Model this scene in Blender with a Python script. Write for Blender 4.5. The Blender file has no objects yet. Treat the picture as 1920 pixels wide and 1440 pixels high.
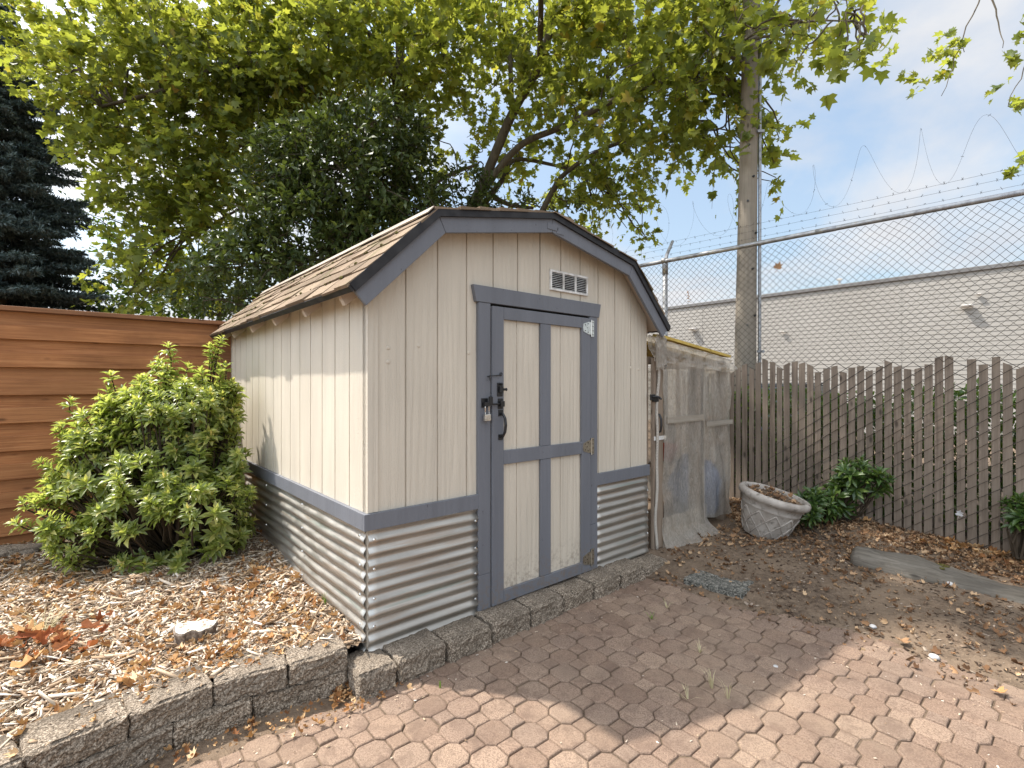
import bpy, bmesh, math, random
import numpy as np
from mathutils import Vector, Matrix, noise as mnoise
R = math.radians
random.seed(7)
rng = np.random.default_rng(7)
S = bpy.context.scene
COL = S.collection

# ------------------------------------------------------------------ camera, sky, sun, exposure
CAM_Z, F_PX = 1.47, 942.0
cam = bpy.data.objects.new("camera", bpy.data.cameras.new("camera"))
COL.objects.link(cam)
cam.location = (0, 0, CAM_Z)
cam.rotation_euler = (R(90), 0, 0)
cam.data.sensor_width = 36
cam.data.lens = 36 * F_PX / 1920
cam.data.clip_start, cam.data.clip_end = 0.05, 2000
S.camera = cam

SUN_TRAVEL = Vector((0.634, -0.153, -1.0)).normalized()
W = bpy.data.worlds.new("World"); S.world = W; W.use_nodes = True
nt = W.node_tree; N = nt.nodes; L = nt.links
N.clear()
out = N.new("ShaderNodeOutputWorld"); bg = N.new("ShaderNodeBackground")
sky = N.new("ShaderNodeTexSky"); sky.sky_type = 'NISHITA'; sky.sun_disc = False
sky.sun_elevation = math.asin(-SUN_TRAVEL.z)
sky.sun_rotation = math.atan2(-SUN_TRAVEL.x, -SUN_TRAVEL.y) % (2 * math.pi)
sky.air_density = 1.3; sky.dust_density = 2.5; sky.ozone_density = 1.5
tc = N.new("ShaderNodeTexCoord"); sp = N.new("ShaderNodeSeparateXYZ")
L.new(tc.outputs["Generated"], sp.inputs[0])
def vmath(op, a, b=None):
    n = N.new("ShaderNodeMath"); n.operation = op
    for i, s in enumerate((a, b)):
        if s is None: continue
        if isinstance(s, (int, float)): n.inputs[i].default_value = s
        else: L.new(s, n.inputs[i])
    return n.outputs[0]
zc = vmath('ADD', vmath('MAXIMUM', sp.outputs[2], 0.0), 0.16)
cb = N.new("ShaderNodeCombineXYZ")
L.new(vmath('DIVIDE', sp.outputs[0], zc), cb.inputs[0]); L.new(vmath('DIVIDE', sp.outputs[1], zc), cb.inputs[1])
cb.inputs[2].default_value = 3.7
cn = N.new("ShaderNodeTexNoise"); cn.inputs["Scale"].default_value = 0.62; cn.inputs["Detail"].default_value = 9
cn.inputs["Roughness"].default_value = 0.55; cn.inputs["Distortion"].default_value = 0.25
L.new(cb.outputs[0], cn.inputs["Vector"])
cr = N.new("ShaderNodeValToRGB"); cr.color_ramp.elements[0].position = 0.44; cr.color_ramp.elements[1].position = 0.55
cr.color_ramp.elements[0].color = (0, 0, 0, 1)
L.new(cn.outputs[0], cr.inputs[0])
mx = N.new("ShaderNodeMix"); mx.data_type = 'RGBA'
cn2 = N.new("ShaderNodeTexNoise"); cn2.inputs["Scale"].default_value = 2.2; cn2.inputs["Detail"].default_value = 6
L.new(cb.outputs[0], cn2.inputs["Vector"])
cr2 = N.new("ShaderNodeValToRGB")
cr2.color_ramp.elements[0].position = .3; cr2.color_ramp.elements[0].color = (3.7, 3.85, 4.15, 1)
cr2.color_ramp.elements[1].position = .7; cr2.color_ramp.elements[1].color = (4.6, 4.65, 4.75, 1)
L.new(cn2.outputs[0], cr2.inputs[0])
hz = N.new("ShaderNodeMix"); hz.data_type = 'RGBA'; hz.inputs[0].default_value = 0.30
L.new(sky.outputs[0], hz.inputs[6]); hz.inputs[7].default_value = (4.0, 4.9, 5.8, 1)
L.new(cr.outputs[0], mx.inputs[0]); L.new(hz.outputs[2], mx.inputs[6]); L.new(cr2.outputs[0], mx.inputs[7])
# sky scaled up round the sun and behind the viewer, as added fill light
gl = vmath('ADD', vmath('ADD', vmath('MULTIPLY', sp.outputs[0], -0.53), vmath('MULTIPLY', sp.outputs[1], -0.35)), vmath('MULTIPLY', sp.outputs[2], 0.75))
gm = vmath('ADD', 1.0, vmath('MULTIPLY', vmath('MAXIMUM', vmath('SUBTRACT', gl, 0.05), 0.0), 2.3))
gmx = N.new("ShaderNodeVectorMath"); gmx.operation = 'SCALE'
L.new(mx.outputs[2], gmx.inputs[0]); L.new(gm, gmx.inputs["Scale"])
L.new(gmx.outputs[0], bg.inputs[0]); bg.inputs[1].default_value = 0.12
L.new(bg.outputs[0], out.inputs[0])

sl = bpy.data.lights.new("sun", 'SUN'); sl.energy = 4.4; sl.angle = R(1.2); sl.color = (1.0, 0.94, 0.86)
so = bpy.data.objects.new("sun", sl); COL.objects.link(so)
so.rotation_euler = SUN_TRAVEL.to_track_quat('-Z', 'Y').to_euler()
so.location = (-8, 2, 14)
S.view_settings.view_transform = 'Standard'; S.view_settings.look = 'None'
S.view_settings.exposure = 0.74; S.view_settings.gamma = 1
S.cycles.max_bounces = 8; S.cycles.transparent_max_bounces = 16

# ------------------------------------------------------------------ helpers
UX, UY, VX, VY = 0.757, 0.6534, -0.6534, 0.757
CX, CY = -0.737, 2.55
SHED_ROT = math.atan2(UY, UX)
def uv(u, v): return (CX + UX * u + VX * v, CY + UY * u + VY * v)
def at(px, py, y): return Vector(((px - 960) / F_PX * y, y, CAM_Z + (720 - py) / F_PX * y))

def tag(o, label=None, cat=None, group=None, kind=None):
    if label: o["label"] = label
    if cat: o["category"] = cat
    if group: o["group"] = group
    if kind: o["kind"] = kind
    return o
def empty(name, loc=(0, 0, 0), rz=0):
    o = bpy.data.objects.new(name, None); COL.objects.link(o)
    o.location = loc; o.rotation_euler = (0, 0, rz); o.empty_display_size = .2
    return o
class MB:
    def __init__(s): s.v = []; s.f = []
    def add(s, vs, fs):
        o = len(s.v); s.v += [tuple(p) for p in vs]; s.f += [tuple(i + o for i in f) for f in fs]; return s
    def box(s, x0, x1, y0, y1, z0, z1, M=None):
        vs = [Vector((x, y, z)) for z in (z0, z1) for y in (y0, y1) for x in (x0, x1)]
        if M is not None: vs = [M @ p for p in vs]
        return s.add(vs, [(0, 2, 3, 1), (4, 5, 7, 6), (0, 1, 5, 4), (2, 6, 7, 3), (0, 4, 6, 2), (1, 3, 7, 5)])
    def prism(s, poly, y0, y1):
        """polygon in (x, z) extruded along y"""
        n = len(poly)
        vs = [(x, y0, z) for x, z in poly] + [(x, y1, z) for x, z in poly]
        fs = [tuple(range(n)), tuple(range(2 * n - 1, n - 1, -1))]
        fs += [(i, i + n, (i + 1) % n + n, (i + 1) % n) for i in range(n)]
        return s.add(vs, fs)
    def tube(s, pts, r, n=8, cap=True):
        pts = [Vector(p) for p in pts]
        rs = r if hasattr(r, '__len__') else [r] * len(pts)
        vs = []; up = None
        for i, p in enumerate(pts):
            d = (pts[min(i + 1, len(pts) - 1)] - pts[max(i - 1, 0)])
            if d.length < 1e-9: d = Vector((0, 0, 1))
            d.normalize()
            if up is None:
                up = d.cross(Vector((0, 0, 1)) if abs(d.z) < .9 else Vector((1, 0, 0))).normalized()
            up = (up - d * up.dot(d)).normalized(); w = d.cross(up)
            for k in range(n):
                a = 2 * math.pi * k / n
                vs.append(p + (up * math.cos(a) + w * math.sin(a)) * rs[i])
        fs = [(i * n + k, i * n + (k + 1) % n, (i + 1) * n + (k + 1) % n, (i + 1) * n + k)
              for i in range(len(pts) - 1) for k in range(n)]
        if cap: fs += [tuple(range(n - 1, -1, -1)), tuple(range((len(pts) - 1) * n, len(pts) * n))]
        return s.add(vs, fs)
    def lathe(s, prof, n=48, c=(0, 0, 0), close=False):
        vs = []
        for r, z in prof:
            for k in range(n):
                a = 2 * math.pi * k / n
                vs.append((c[0] + r * math.cos(a), c[1] + r * math.sin(a), c[2] + z))
        m = len(prof)
        fs = [(i * n + k, i * n + (k + 1) % n, (i + 1) * n + (k + 1) % n, (i + 1) * n + k) for i in range(m - 1) for k in range(n)]
        return s.add(vs, fs)
    def build(s, name, mat, parent=None, smooth=False, bevel=0):
        me = bpy.data.meshes.new(name); me.from_pydata(s.v, [], s.f); me.update()
        o = bpy.data.objects.new(name, me); COL.objects.link(o); me.materials.append(mat)
        if parent: o.parent = parent
        if smooth: me.polygons.foreach_set('use_smooth', [True] * len(me.polygons))
        if bevel:
            b = o.modifiers.new("bevel", 'BEVEL'); b.width = bevel; b.segments = 2; b.limit_method = 'ANGLE'
        return o
def np_mesh(name, V, F, mat, parent=None, smooth=False):
    """V (n,3); F (m,k) fixed-size faces"""
    V = np.asarray(V, np.float32); F = np.asarray(F, np.int32); k = F.shape[1]
    me = bpy.data.meshes.new(name)
    me.vertices.add(len(V)); me.vertices.foreach_set('co', V.ravel())
    me.loops.add(F.size); me.loops.foreach_set('vertex_index', F.ravel())
    me.polygons.add(len(F)); me.polygons.foreach_set('loop_start', np.arange(0, F.size, k, dtype=np.int32))
    if smooth: me.polygons.foreach_set('use_smooth', np.ones(len(F), bool))
    me.update(calc_edges=True); me.validate()
    o = bpy.data.objects.new(name, me); COL.objects.link(o); me.materials.append(mat)
    if parent: o.parent = parent
    return o
def norm(a): return a / np.maximum(np.linalg.norm(a, axis=1, keepdims=True), 1e-9)
def scatter(name, tv, tf, P, D, Nn, Sz, mat, parent=None, Wd=None, smooth=False):
    """copy template (x side, y forward, z normal) to points P with forward D, normal Nn, size Sz"""
    tv = np.asarray(tv, float); tf = np.asarray(tf, int); n = len(P)
    D = norm(D); X = norm(np.cross(D, Nn)); Z = np.cross(X, D)
    Wd = Sz if Wd is None else Wd
    V = (P[:, None, :] + tv[None, :, 0, None] * (X * Wd[:, None])[:, None, :] + tv[None, :, 1, None] * (D * Sz[:, None])[:, None, :]
         + tv[None, :, 2, None] * (Z * Sz[:, None])[:, None, :])
    Fc = tf[None] + (np.arange(n) * len(tv))[:, None, None]
    return np_mesh(name, V.reshape(-1, 3), Fc.reshape(-1, tf.shape[1]), mat, parent, smooth)
def hashn(i, j, s):
    h = np.sin(i * 127.1 + j * 311.7 + s * 74.7) * 43758.5453
    return h - np.floor(h)
def vn(x, y, s=0.):
    xi = np.floor(x); yi = np.floor(y); fx = x - xi; fy = y - yi
    fx = fx * fx * (3 - 2 * fx); fy = fy * fy * (3 - 2 * fy)
    a = hashn(xi, yi, s); b = hashn(xi + 1, yi, s); c = hashn(xi, yi + 1, s); d = hashn(xi + 1, yi + 1, s)
    return (a + (b - a) * fx) * (1 - fy) + (c + (d - c) * fx) * fy - .5
def fbm(x, y, s=0., o=4):
    t = 0; A = 1
    for k in range(o):
        t = t + A * vn(x * 2 ** k, y * 2 ** k, s + k * 3.3); A *= .5
    return t
def sstep(t): t = np.clip(t, 0, 1); return t * t * (3 - 2 * t)
def poly_sd(x, y, poly):
    """signed distance, positive outside"""
    x = np.asarray(x, float); y = np.asarray(y, float)
    ins = np.zeros(x.shape, bool); dm = np.full(x.shape, 1e9)
    n = len(poly)
    for i in range(n):
        ax, ay = poly[i]; bx, by = poly[(i + 1) % n]
        t = np.clip(((x - ax) * (bx - ax) + (y - ay) * (by - ay)) / ((bx - ax) ** 2 + (by - ay) ** 2), 0, 1)
        dm = np.minimum(dm, np.hypot(x - ax - t * (bx - ax), y - ay - t * (by - ay)))
        cond = ((ay > y) != (by > y))
        with np.errstate(divide='ignore', invalid='ignore'):
            xc = (bx - ax) * (y - ay) / (by - ay if by != ay else 1e-9) + ax
        ins ^= cond & (x < xc)
    return np.where(ins, -dm, dm)

# ------------------------------------------------------------------ materials
class Mat:
    def __init__(s, name, rough=.7, metal=0., spec=.35):
        m = bpy.data.materials.new(name); m.use_nodes = True; s.m = m; s.t = m.node_tree; s.n = s.t.nodes; s.l = s.t.links
        s.b = s.n["Principled BSDF"]; s.b.inputs["Roughness"].default_value = rough
        s.b.inputs["Metallic"].default_value = metal; s.b.inputs["Specular IOR Level"].default_value = spec
        s.out = s.n["Material Output"]
    def node(s, ty, **kw):
        n = s.n.new(ty)
        for k, v in kw.items(): setattr(n, k, v)
        return n
    def coord(s, scale=(1, 1, 1), kind="Object", off=None, rot=None):
        c = s.node("ShaderNodeTexCoord"); mp = s.node("ShaderNodeMapping")
        mp.inputs["Scale"].default_value = scale
        if rot: mp.inputs["Rotation"].default_value = rot
        src = c.outputs[kind]
        if off is not None:
            va = s.node("ShaderNodeVectorMath", operation='ADD'); s.l.new(src, va.inputs[0]); s.l.new(off, va.inputs[1]); src = va.outputs[0]
        s.l.new(src, mp.inputs["Vector"]); return mp.outputs[0]
    def noise(s, vec, scale=5, detail=5, rough=.55, dist=0.):
        n = s.node("ShaderNodeTexNoise"); n.inputs["Scale"].default_value = scale; n.inputs["Detail"].default_value = detail
        n.inputs["Roughness"].default_value = rough; n.inputs["Distortion"].default_value = dist
        if vec is not None: s.l.new(vec, n.inputs["Vector"])
        return n.outputs[0]
    def ramp(s, fac, stops):
        r = s.node("ShaderNodeValToRGB"); e = r.color_ramp.elements
        while len(e) < len(stops): e.new(.5)
        for i, (p, c) in enumerate(stops):
            e[i].position = p; e[i].color = (c, c, c, 1) if not hasattr(c, '__len__') else (*c, 1)
        s.l.new(fac, r.inputs[0]); return r.outputs[0]
    def mix(s, fac, a, b, blend='MIX'):
        n = s.node("ShaderNodeMix", data_type='RGBA', blend_type=blend)
        for i, q in ((0, fac), (6, a), (7, b)):
            if hasattr(q, 'links'): s.l.new(q, n.inputs[i])
            elif i == 0: n.inputs[0].default_value = q
            else: n.inputs[i].default_value = (*q, 1)
        return n.outputs[2]
    def math(s, op, a, b):
        n = s.node("ShaderNodeMath", operation=op)
        for i, q in enumerate((a, b)):
            if hasattr(q, 'links'): s.l.new(q, n.inputs[i])
            else: n.inputs[i].default_value = q
        return n.outputs[0]
    def island(s):
        g = s.node("ShaderNodeNewGeometry"); return g.outputs["Random Per Island"]
    def objrand(s):
        return s.node("ShaderNodeObjectInfo").outputs["Random"]
    def col(s, c):
        if hasattr(c, 'links'): s.l.new(c, s.b.inputs["Base Color"])
        else: s.b.inputs["Base Color"].default_value = (*c, 1)
        return s
    def rough(s, c): s.l.new(c, s.b.inputs["Roughness"]); return s
    def bump(s, h, strength=.4, dist=.01, prev=None):
        b = s.node("ShaderNodeBump"); b.inputs["Strength"].default_value = strength; b.inputs["Distance"].default_value = dist
        s.l.new(h, b.inputs["Height"])
        if prev is not None: s.l.new(prev, b.inputs["Normal"])
        s.l.new(b.outputs[0], s.b.inputs["Normal"]); return b.outputs[0]
    def translucent(s, colr, fac):
        tr = s.node("ShaderNodeBsdfTranslucent"); ms = s.node("ShaderNodeMixShader")
        if hasattr(colr, 'links'): s.l.new(colr, tr.inputs[0])
        else: tr.inputs[0].default_value = (*colr, 1)
        ms.inputs[0].default_value = fac
        s.l.new(s.b.outputs[0], ms.inputs[1]); s.l.new(tr.outputs[0], ms.inputs[2]); s.l.new(ms.outputs[0], s.out.inputs[0]); return s
M = {}
def painted(key, base, grain=.5, chips=None):
    m = Mat(key, rough=.55)
    n1 = m.noise(m.coord((3, 3, .5)), 2.2, 5)
    c = m.mix(m.ramp(n1, [(.3, 0.), (.75, 1.)]), tuple(x * .88 for x in base), tuple(x * 1.05 for x in base))
    st = m.noise(m.coord((9, 9, .45), off=None), 5, 6, .6, 1.4)
    if chips:
        k = m.noise(m.coord((1, 1, .6)), 55, 3, .6)
        c = m.mix(m.ramp(k, [(.71, 0.), (.74, 1.)]), c, chips)
    # faint grime low down and in runs
    dr = m.noise(m.coord((14, 14, .8)), 1.5, 4)
    c = m.mix(m.ramp(dr, [(.55, 0.), (.9, .28)]), c, tuple(x * .62 for x in base))
    vo = m.node("ShaderNodeTexVoronoi"); vo.inputs["Scale"].default_value = 1.0; m.l.new(m.coord((8, 2, 8)), vo.inputs["Vector"])
    pick_ = m.ramp(m.noise(vo.outputs["Position"], 3.7, 0), [(.50, 0.), (.52, 1.)])
    dot = m.math('MULTIPLY', m.ramp(vo.outputs["Distance"], [(.026, 1.), (.040, 0.)]), pick_)
    c = m.mix(m.math('MULTIPLY', dot, .8 if chips else .35), c, tuple(x * .3 for x in base))
    # splash of dried mud on the lowest boards
    sx = m.node("ShaderNodeSeparateXYZ"); m.l.new(m.node("ShaderNodeTexCoord").outputs["Object"], sx.inputs[0])
    mud = m.math('MULTIPLY', m.ramp(sx.outputs[2], [(.12, 1.), (.42, 0.)]), m.ramp(m.noise(m.coord(), 38, 6, .7), [(.48, 0.), (.62, .75)]))
    c = m.mix(mud, c, (.17, .125, .09))
    m.col(c)
    w = m.node("ShaderNodeTexWave", wave_type='BANDS', bands_direction='X')
    w.inputs["Scale"].default_value = 7; w.inputs["Distortion"].default_value = 9; w.inputs["Detail"].default_value = 3; w.inputs["Detail Scale"].default_value = .9
    m.l.new(m.coord((1, 1, .12)), w.inputs["Vector"])
    h = m.math('ADD', m.math('MULTIPLY', st, .9), m.math('MULTIPLY', w.outputs["Fac"], .30))
    h = m.math('ADD', h, m.math('MULTIPLY', m.noise(m.coord((1, 1, 1)), 90, 2), .35))
    m.bump(h, grain, .0055)
    M[key] = m.m
painted("beige_paint", (.585, .525, .43), .9)
painted("slate_paint", (.150, .157, .176), .4, chips=(.06, .06, .065))
painted("soffit_paint", (.50, .42, .34), .3)

m = Mat("galvanized_steel", rough=.33, metal=.85)
a = m.noise(m.coord((1, 1, 4)), 6, 4); b_ = m.noise(m.coord((1.2, 1.2, 26)), 1.2, 3)
c = m.mix(m.ramp(b_, [(.35, 0.), (.65, 1.)]), (.37, .355, .325), (.51, .485, .44))
c = m.mix(m.ramp(m.noise(m.coord((.8, .8, 20)), 2.0, 5), [(.52, 0.), (.62, .5)]), c, (.34, .25, .18))  # brown and green bands: reflected paving and surroundings painted into the steel
c = m.mix(m.ramp(m.noise(m.coord((.6, .6, 16)), 1.7, 3), [(.60, 0.), (.66, .4)]), c, (.22, .29, .25))
m.col(c); m.rough(m.ramp(a, [(.3, .38), (.7, .60)])); m.bump(m.noise(m.coord((1, 1, 1)), 30, 3), .12, .004)
M["galv"] = m.m
m = Mat("zinc_plate", rough=.3, metal=1.); m.col(m.ramp(m.noise(m.coord(), 60, 3), [(.3, (.55, .55, .53)), (.7, (.78, .77, .73))])); M["zinc"] = m.m
m = Mat("worn_zinc_plate", rough=.4, metal=1.); m.col(m.ramp(m.noise(m.coord(), 60, 3), [(.3, (.36, .33, .27)), (.7, (.56, .54, .47))])); M["zinc_old"] = m.m
m = Mat("galvanized_pipe", rough=.48, metal=.7)
m.col(m.ramp(m.noise(m.coord((6, 6, 6)), 3, 5), [(.3, (.20, .20, .21)), (.6, (.36, .37, .38)), (.85, (.26, .2, .14))])); M["pipe"] = m.m
m = Mat("rusty_wire", rough=.6, metal=.4)
m.col(m.ramp(m.noise(m.coord(), 3, 4), [(.35, (.045, .040, .036)), (.7, (.075, .052, .036))])); M["wire"] = m.m
m = Mat("black_iron", rough=.38, metal=.0, spec=.5); m.col((.012, .012, .013)); m.bump(m.noise(m.coord(), 120, 2), .2, .001); M["black"] = m.m
m = Mat("black_drip_edge", rough=.6); m.col(m.ramp(m.noise(m.coord(), 14, 4), [(.3, (.010, .010, .012)), (.8, (.035, .034, .035))])); M["drip"] = m.m
m = Mat("chrome", rough=.15, metal=1.); m.col((.75, .75, .74)); M["chrome"] = m.m
m = Mat("white_metal", rough=.5); m.col(m.ramp(m.noise(m.coord(), 20, 4), [(.3, (.42, .40, .37)), (.6, (.74, .73, .70))])); M["white"] = m.m
m = Mat("tan_metal", rough=.6); m.col(m.ramp(m.noise(m.coord((1, .4, 1)), 9, 5), [(.3, (.22, .175, .135)), (.7, (.38, .32, .26))])); M["tan_metal"] = m.m
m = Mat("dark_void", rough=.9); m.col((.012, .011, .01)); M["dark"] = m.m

m = Mat("shingle", rough=.9, spec=.2)
r = m.island()
c = m.ramp(r, [(0, (.15, .108, .072)), (.5, (.225, .163, .110)), (1, (.30, .225, .155))])
c = m.mix(m.ramp(m.noise(m.coord(), 150, 3), [(.35, 0.), (.7, .6)]), c, (.12, .09, .065))
c = m.mix(m.ramp(m.noise(m.coord(), 5, 5), [(.55, 0.), (.68, .6)]), c, (.10, .095, .035))
m.col(c); m.bump(m.noise(m.coord(), 160, 2), .6, .004); M["shingle"] = m.m
m = Mat("moss", rough=1, spec=.1); m.col(m.ramp(m.noise(m.coord(), 40, 3), [(.3, (.06, .05, .015)), (.7, (.10, .09, .028))])); M["moss"] = m.m

def woodmat(key, stops, axis='z', scale=1., rough=.8, rand='obj', bump=.5):
    m = Mat(key, rough=rough, spec=.25)
    if rand == 'obj':
        rr = m.objrand()
    else:
        rr = m.island()
    cbn = m.node("ShaderNodeCombineXYZ")
    for i, k in enumerate((13., 29., 7.)): m.l.new(m.math('MULTIPLY', rr, k), cbn.inputs[i])
    sc = {'z': (22, 22, 1.0), 'x': (1.1, 30, 34), 'y': (22, 1., 22)}[axis]
    sc = tuple(q * scale for q in sc)
    v = m.coord(sc, off=cbn.outputs[0])
    n = m.noise(v, 1.6, 8, .62, .9)
    c = m.ramp(n, stops)
    big = m.noise(m.coord((2.5, 2.5, 2.5), off=cbn.outputs[0]), 1.3, 4)
    c = m.mix(m.ramp(big, [(.35, 0.), (.75, .5)]), c, tuple(q * .62 for q in stops[0][1]))
    c = m.mix(m.ramp(rr, [(0, 0.), (1, .5)]), c, tuple(q * .55 for q in stops[-1][1]))
    kn = m.node("ShaderNodeTexVoronoi"); kn.inputs["Scale"].default_value = 1.0
    ks = {'z': (7, 7, 3), 'x': (3, 7, 7), 'y': (7, 3, 7)}[axis]
    m.l.new(m.coord(ks, off=cbn.outputs[0]), kn.inputs["Vector"])
    c = m.mix(m.ramp(kn.outputs["Distance"], [(.05, .75), (.13, 0.)]), c, tuple(q * .3 for q in stops[0][1]))
    m.col(c); m.bump(n, bump, .004)
    M[key] = m.m
woodmat("cedar", [(.28, (.21, .078, .030)), (.5, (.42, .175, .066)), (.72, (.57, .27, .115))], 'x', 1., .6, 'island', .35)
woodmat("cedar_cap", [(.28, (.17, .075, .035)), (.5, (.26, .12, .058)), (.75, (.34, .17, .085))], 'x', 1., .7, 'obj', .4)
woodmat("grey_slat", [(.25, (.088, .067, .051)), (.5, (.19, .147, .112)), (.8, (.31, .25, .195))], 'z', 1., .9, 'obj', .8)
woodmat("pole_wood", [(.25, (.16, .135, .105)), (.5, (.29, .25, .20)), (.8, (.39, .345, .28))], 'z', .8, .9, 'obj', .8)
woodmat("old_timber", [(.25, (.17, .122, .088)), (.5, (.29, .222, .165)), (.8, (.39, .315, .24))], 'z', 1., .85, 'obj', .6)
woodmat("pale_rail", [(.25, (.22, .18, .14)), (.5, (.34, .30, .24)), (.8, (.45, .41, .35))], "x", 1., .85, "obj", .4)
woodmat("log_wood", [(.25, (.06, .05, .04)), (.5, (.135, .118, .095)), (.8, (.25, .225, .19))], 'x', .8, .95, 'obj', 1.)
woodmat("bark", [(.25, (.06, .05, .036)), (.5, (.12, .10, .072)), (.8, (.20, .17, .125))], 'z', .5, .95, 'obj', 1.)
woodmat("twig_bark", [(.25, (.03, .022, .014)), (.5, (.06, .043, .028)), (.8, (.10, .075, .05))], 'z', .5, .95, 'obj', .5)
woodmat("stump_wood", [(.25, (.40, .36, .31)), (.5, (.62, .58, .52)), (.8, (.76, .72, .66))], 'z', 1., .9, 'obj', .6)

m = Mat("stump_bark", rough=1.); m.col(m.ramp(m.noise(m.coord((1, 1, .3)), 60, 6, .7), [(.35, (.07, .052, .04)), (.5, (.20, .155, .12)), (.7, (.40, .34, .28))])); m.bump(m.noise(m.coord((1, 1, .3)), 50, 5), 1., .01); M["stump_bark"] = m.m
m = Mat("stump_cut", rough=.9); m.col(m.ramp(m.noise(m.coord(), 45, 5), [(.36, (.16, .12, .085)), (.47, (.48, .43, .36)), (.7, (.70, .66, .60))])); M["stump_cut"] = m.m
m = Mat("split_concrete", rough=.95, spec=.2)
g = m.noise(m.coord(), 130, 3, .7)
c = m.ramp(g, [(.36, (.072, .056, .040)), (.5, (.245, .195, .145)), (.63, (.55, .465, .365))])
c = m.mix(m.ramp(m.noise(m.coord(), 4, 5), [(.42, 0.), (.68, .8)]), c, (.075, .06, .045))
c = m.mix(m.ramp(m.objrand(), [(0, 0.), (1, .3)]), c, (.16, .135, .11))
m.col(c); p = m.bump(g, 1., .008); m.bump(m.noise(m.coord(), 40, 4), .8, .016, p); M["block"] = m.m
m = Mat("aggregate_slab", rough=.95, spec=.1)
vr = m.node("ShaderNodeTexVoronoi"); vr.inputs["Scale"].default_value = 110; m.l.new(m.coord(), vr.inputs["Vector"])
c = m.ramp(vr.outputs["Color"], [(.2, (.055, .055, .048)), (.5, (.12, .118, .104)), (.85, (.26, .245, .21))])
m.col(c); m.bump(vr.outputs["Distance"], .7, .006); M["slab"] = m.m

m = Mat("brick_paver", rough=.92, spec=.2)
r = m.island()
c = m.ramp(r, [(0, (.218, .150, .108)), (.35, (.277, .193, .140)), (.7, (.245, .177, .133)), (1, (.33, .238, .172))])
g = m.noise(m.coord(), 170, 3, .7)
c = m.mix(m.ramp(g, [(.42, .65), (.52, 0.)]), c, (.10, .062, .048))
c = m.mix(m.ramp(m.noise(m.coord(), 230, 2), [(.66, 0.), (.72, .7)]), c, (.45, .36, .28))
c = m.mix(m.ramp(m.noise(m.coord(), 2.2, 6), [(.48, 0.), (.72, .55)]), c, (.16, .118, .09))
c = m.mix(m.ramp(m.noise(m.coord(), 1.3, 6), [(.45, 0.), (.7, .38)]), c, (.36, .27, .19))
c = m.mix(m.ramp(m.noise(m.coord(), 9, 7, .68), [(.50, 0.), (.62, .5)]), c, (.13, .088, .066))
m.col(c); p = m.bump(g, .8, .005); m.bump(m.noise(m.coord(), 34, 5, .65), .6, .008, p); M["paver"] = m.m

m = Mat("soil", rough=1, spec=.15)
n1 = m.noise(m.coord(), 28, 6, .65); n2 = m.noise(m.coord(), 1.6, 5)
c = m.ramp(n1, [(.3, (.055, .038, .026)), (.5, (.115, .083, .059)), (.72, (.20, .15, .105))])
c = m.mix(m.ramp(n2, [(.4, 0.), (.65, .8)]), c, (.215, .158, .11))
c = m.mix(m.ramp(m.noise(m.coord(), 120, 3), [(.62, 0.), (.68, .7)]), c, (.30, .215, .14))
m.col(c); p = m.bump(n1, .8, .02); m.bump(m.noise(m.coord(), 150, 3), .7, .006, p); M["soil"] = m.m
m = Mat("mulch", rough=1, spec=.15)
n1 = m.noise(m.coord(), 45, 6, .7)
c = m.ramp(n1, [(.3, (.08, .055, .037)), (.5, (.25, .175, .115)), (.68, (.46, .35, .24))])
m.col(c); m.bump(n1, 1., .03); M["mulch"] = m.m
def islandmat(key, stops, rough=.85, tr=None, spec=.2, vary=.3):
    m = Mat(key, rough=rough, spec=spec)
    c = m.ramp(m.island(), stops)
    if vary:
        c = m.mix(m.ramp(m.noise(m.coord(), 60, 3), [(.35, 0.), (.75, vary)]), c, tuple(q * .45 for q in stops[0][1]))
    m.col(c)
    if tr: m.translucent(tr[0] if not callable(tr[0]) else tr[0](m), tr[1])
    M[key] = m.m
islandmat("chips", [(0, (.13, .085, .055)), (.25, (.32, .22, .14)), (.5, (.50, .38, .26)), (.75, (.64, .53, .40)), (1, (.76, .70, .62))])
islandmat("dry_leaf", [(0, (.17, .07, .03)), (.3, (.34, .16, .06)), (.55, (.50, .28, .12)), (.8, (.60, .40, .21)), (1, (.66, .52, .34))], tr=((.55, .32, .12), .2))
islandmat("rust_leaf", [(0, (.16, .045, .02)), (.5, (.34, .11, .045)), (1, (.50, .24, .11))], tr=((.5, .18, .06), .2))
islandmat("bark_chip", [(0, (.035, .022, .015)), (.4, (.10, .065, .043)), (.75, (.20, .14, .095)), (1, (.40, .33, .26))])
islandmat("brown_leaf", [(0, (.09, .048, .027)), (.35, (.22, .12, .06)), (.65, (.36, .215, .115)), (1, (.54, .38, .23))], tr=((.3, .16, .07), .1))
def leafmat(key, stops, tcol, fac, rough=.5, spec=.3):
    m = Mat(key, rough=rough, spec=spec)
    r = m.island(); c = m.ramp(r, stops); m.col(c)
    t = m.mix(.55, c, tcol)
    t2 = m.mix(1.0, t, (1.9, 1.9, 1.6), 'MULTIPLY')
    m.translucent(t2, fac); M[key] = m.m
leafmat("plane_leaf", [(0, (.058, .092, .026)), (.5, (.098, .140, .034)), (.85, (.16, .185, .040)), (.97, (.23, .22, .035)), (1, (.25, .14, .03))], (.35, .36, .038), .45)
leafmat("laurel_leaf", [(0, (.028, .046, .012)), (.6, (.050, .076, .019)), (1, (.095, .12, .030))], (.10, .13, .02), .2, .45, .3)
leafmat("sprig_leaf", [(0, (.028, .060, .014)), (.6, (.050, .095, .020)), (1, (.11, .16, .035))], (.10, .16, .02), .22, .35, .5)
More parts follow.
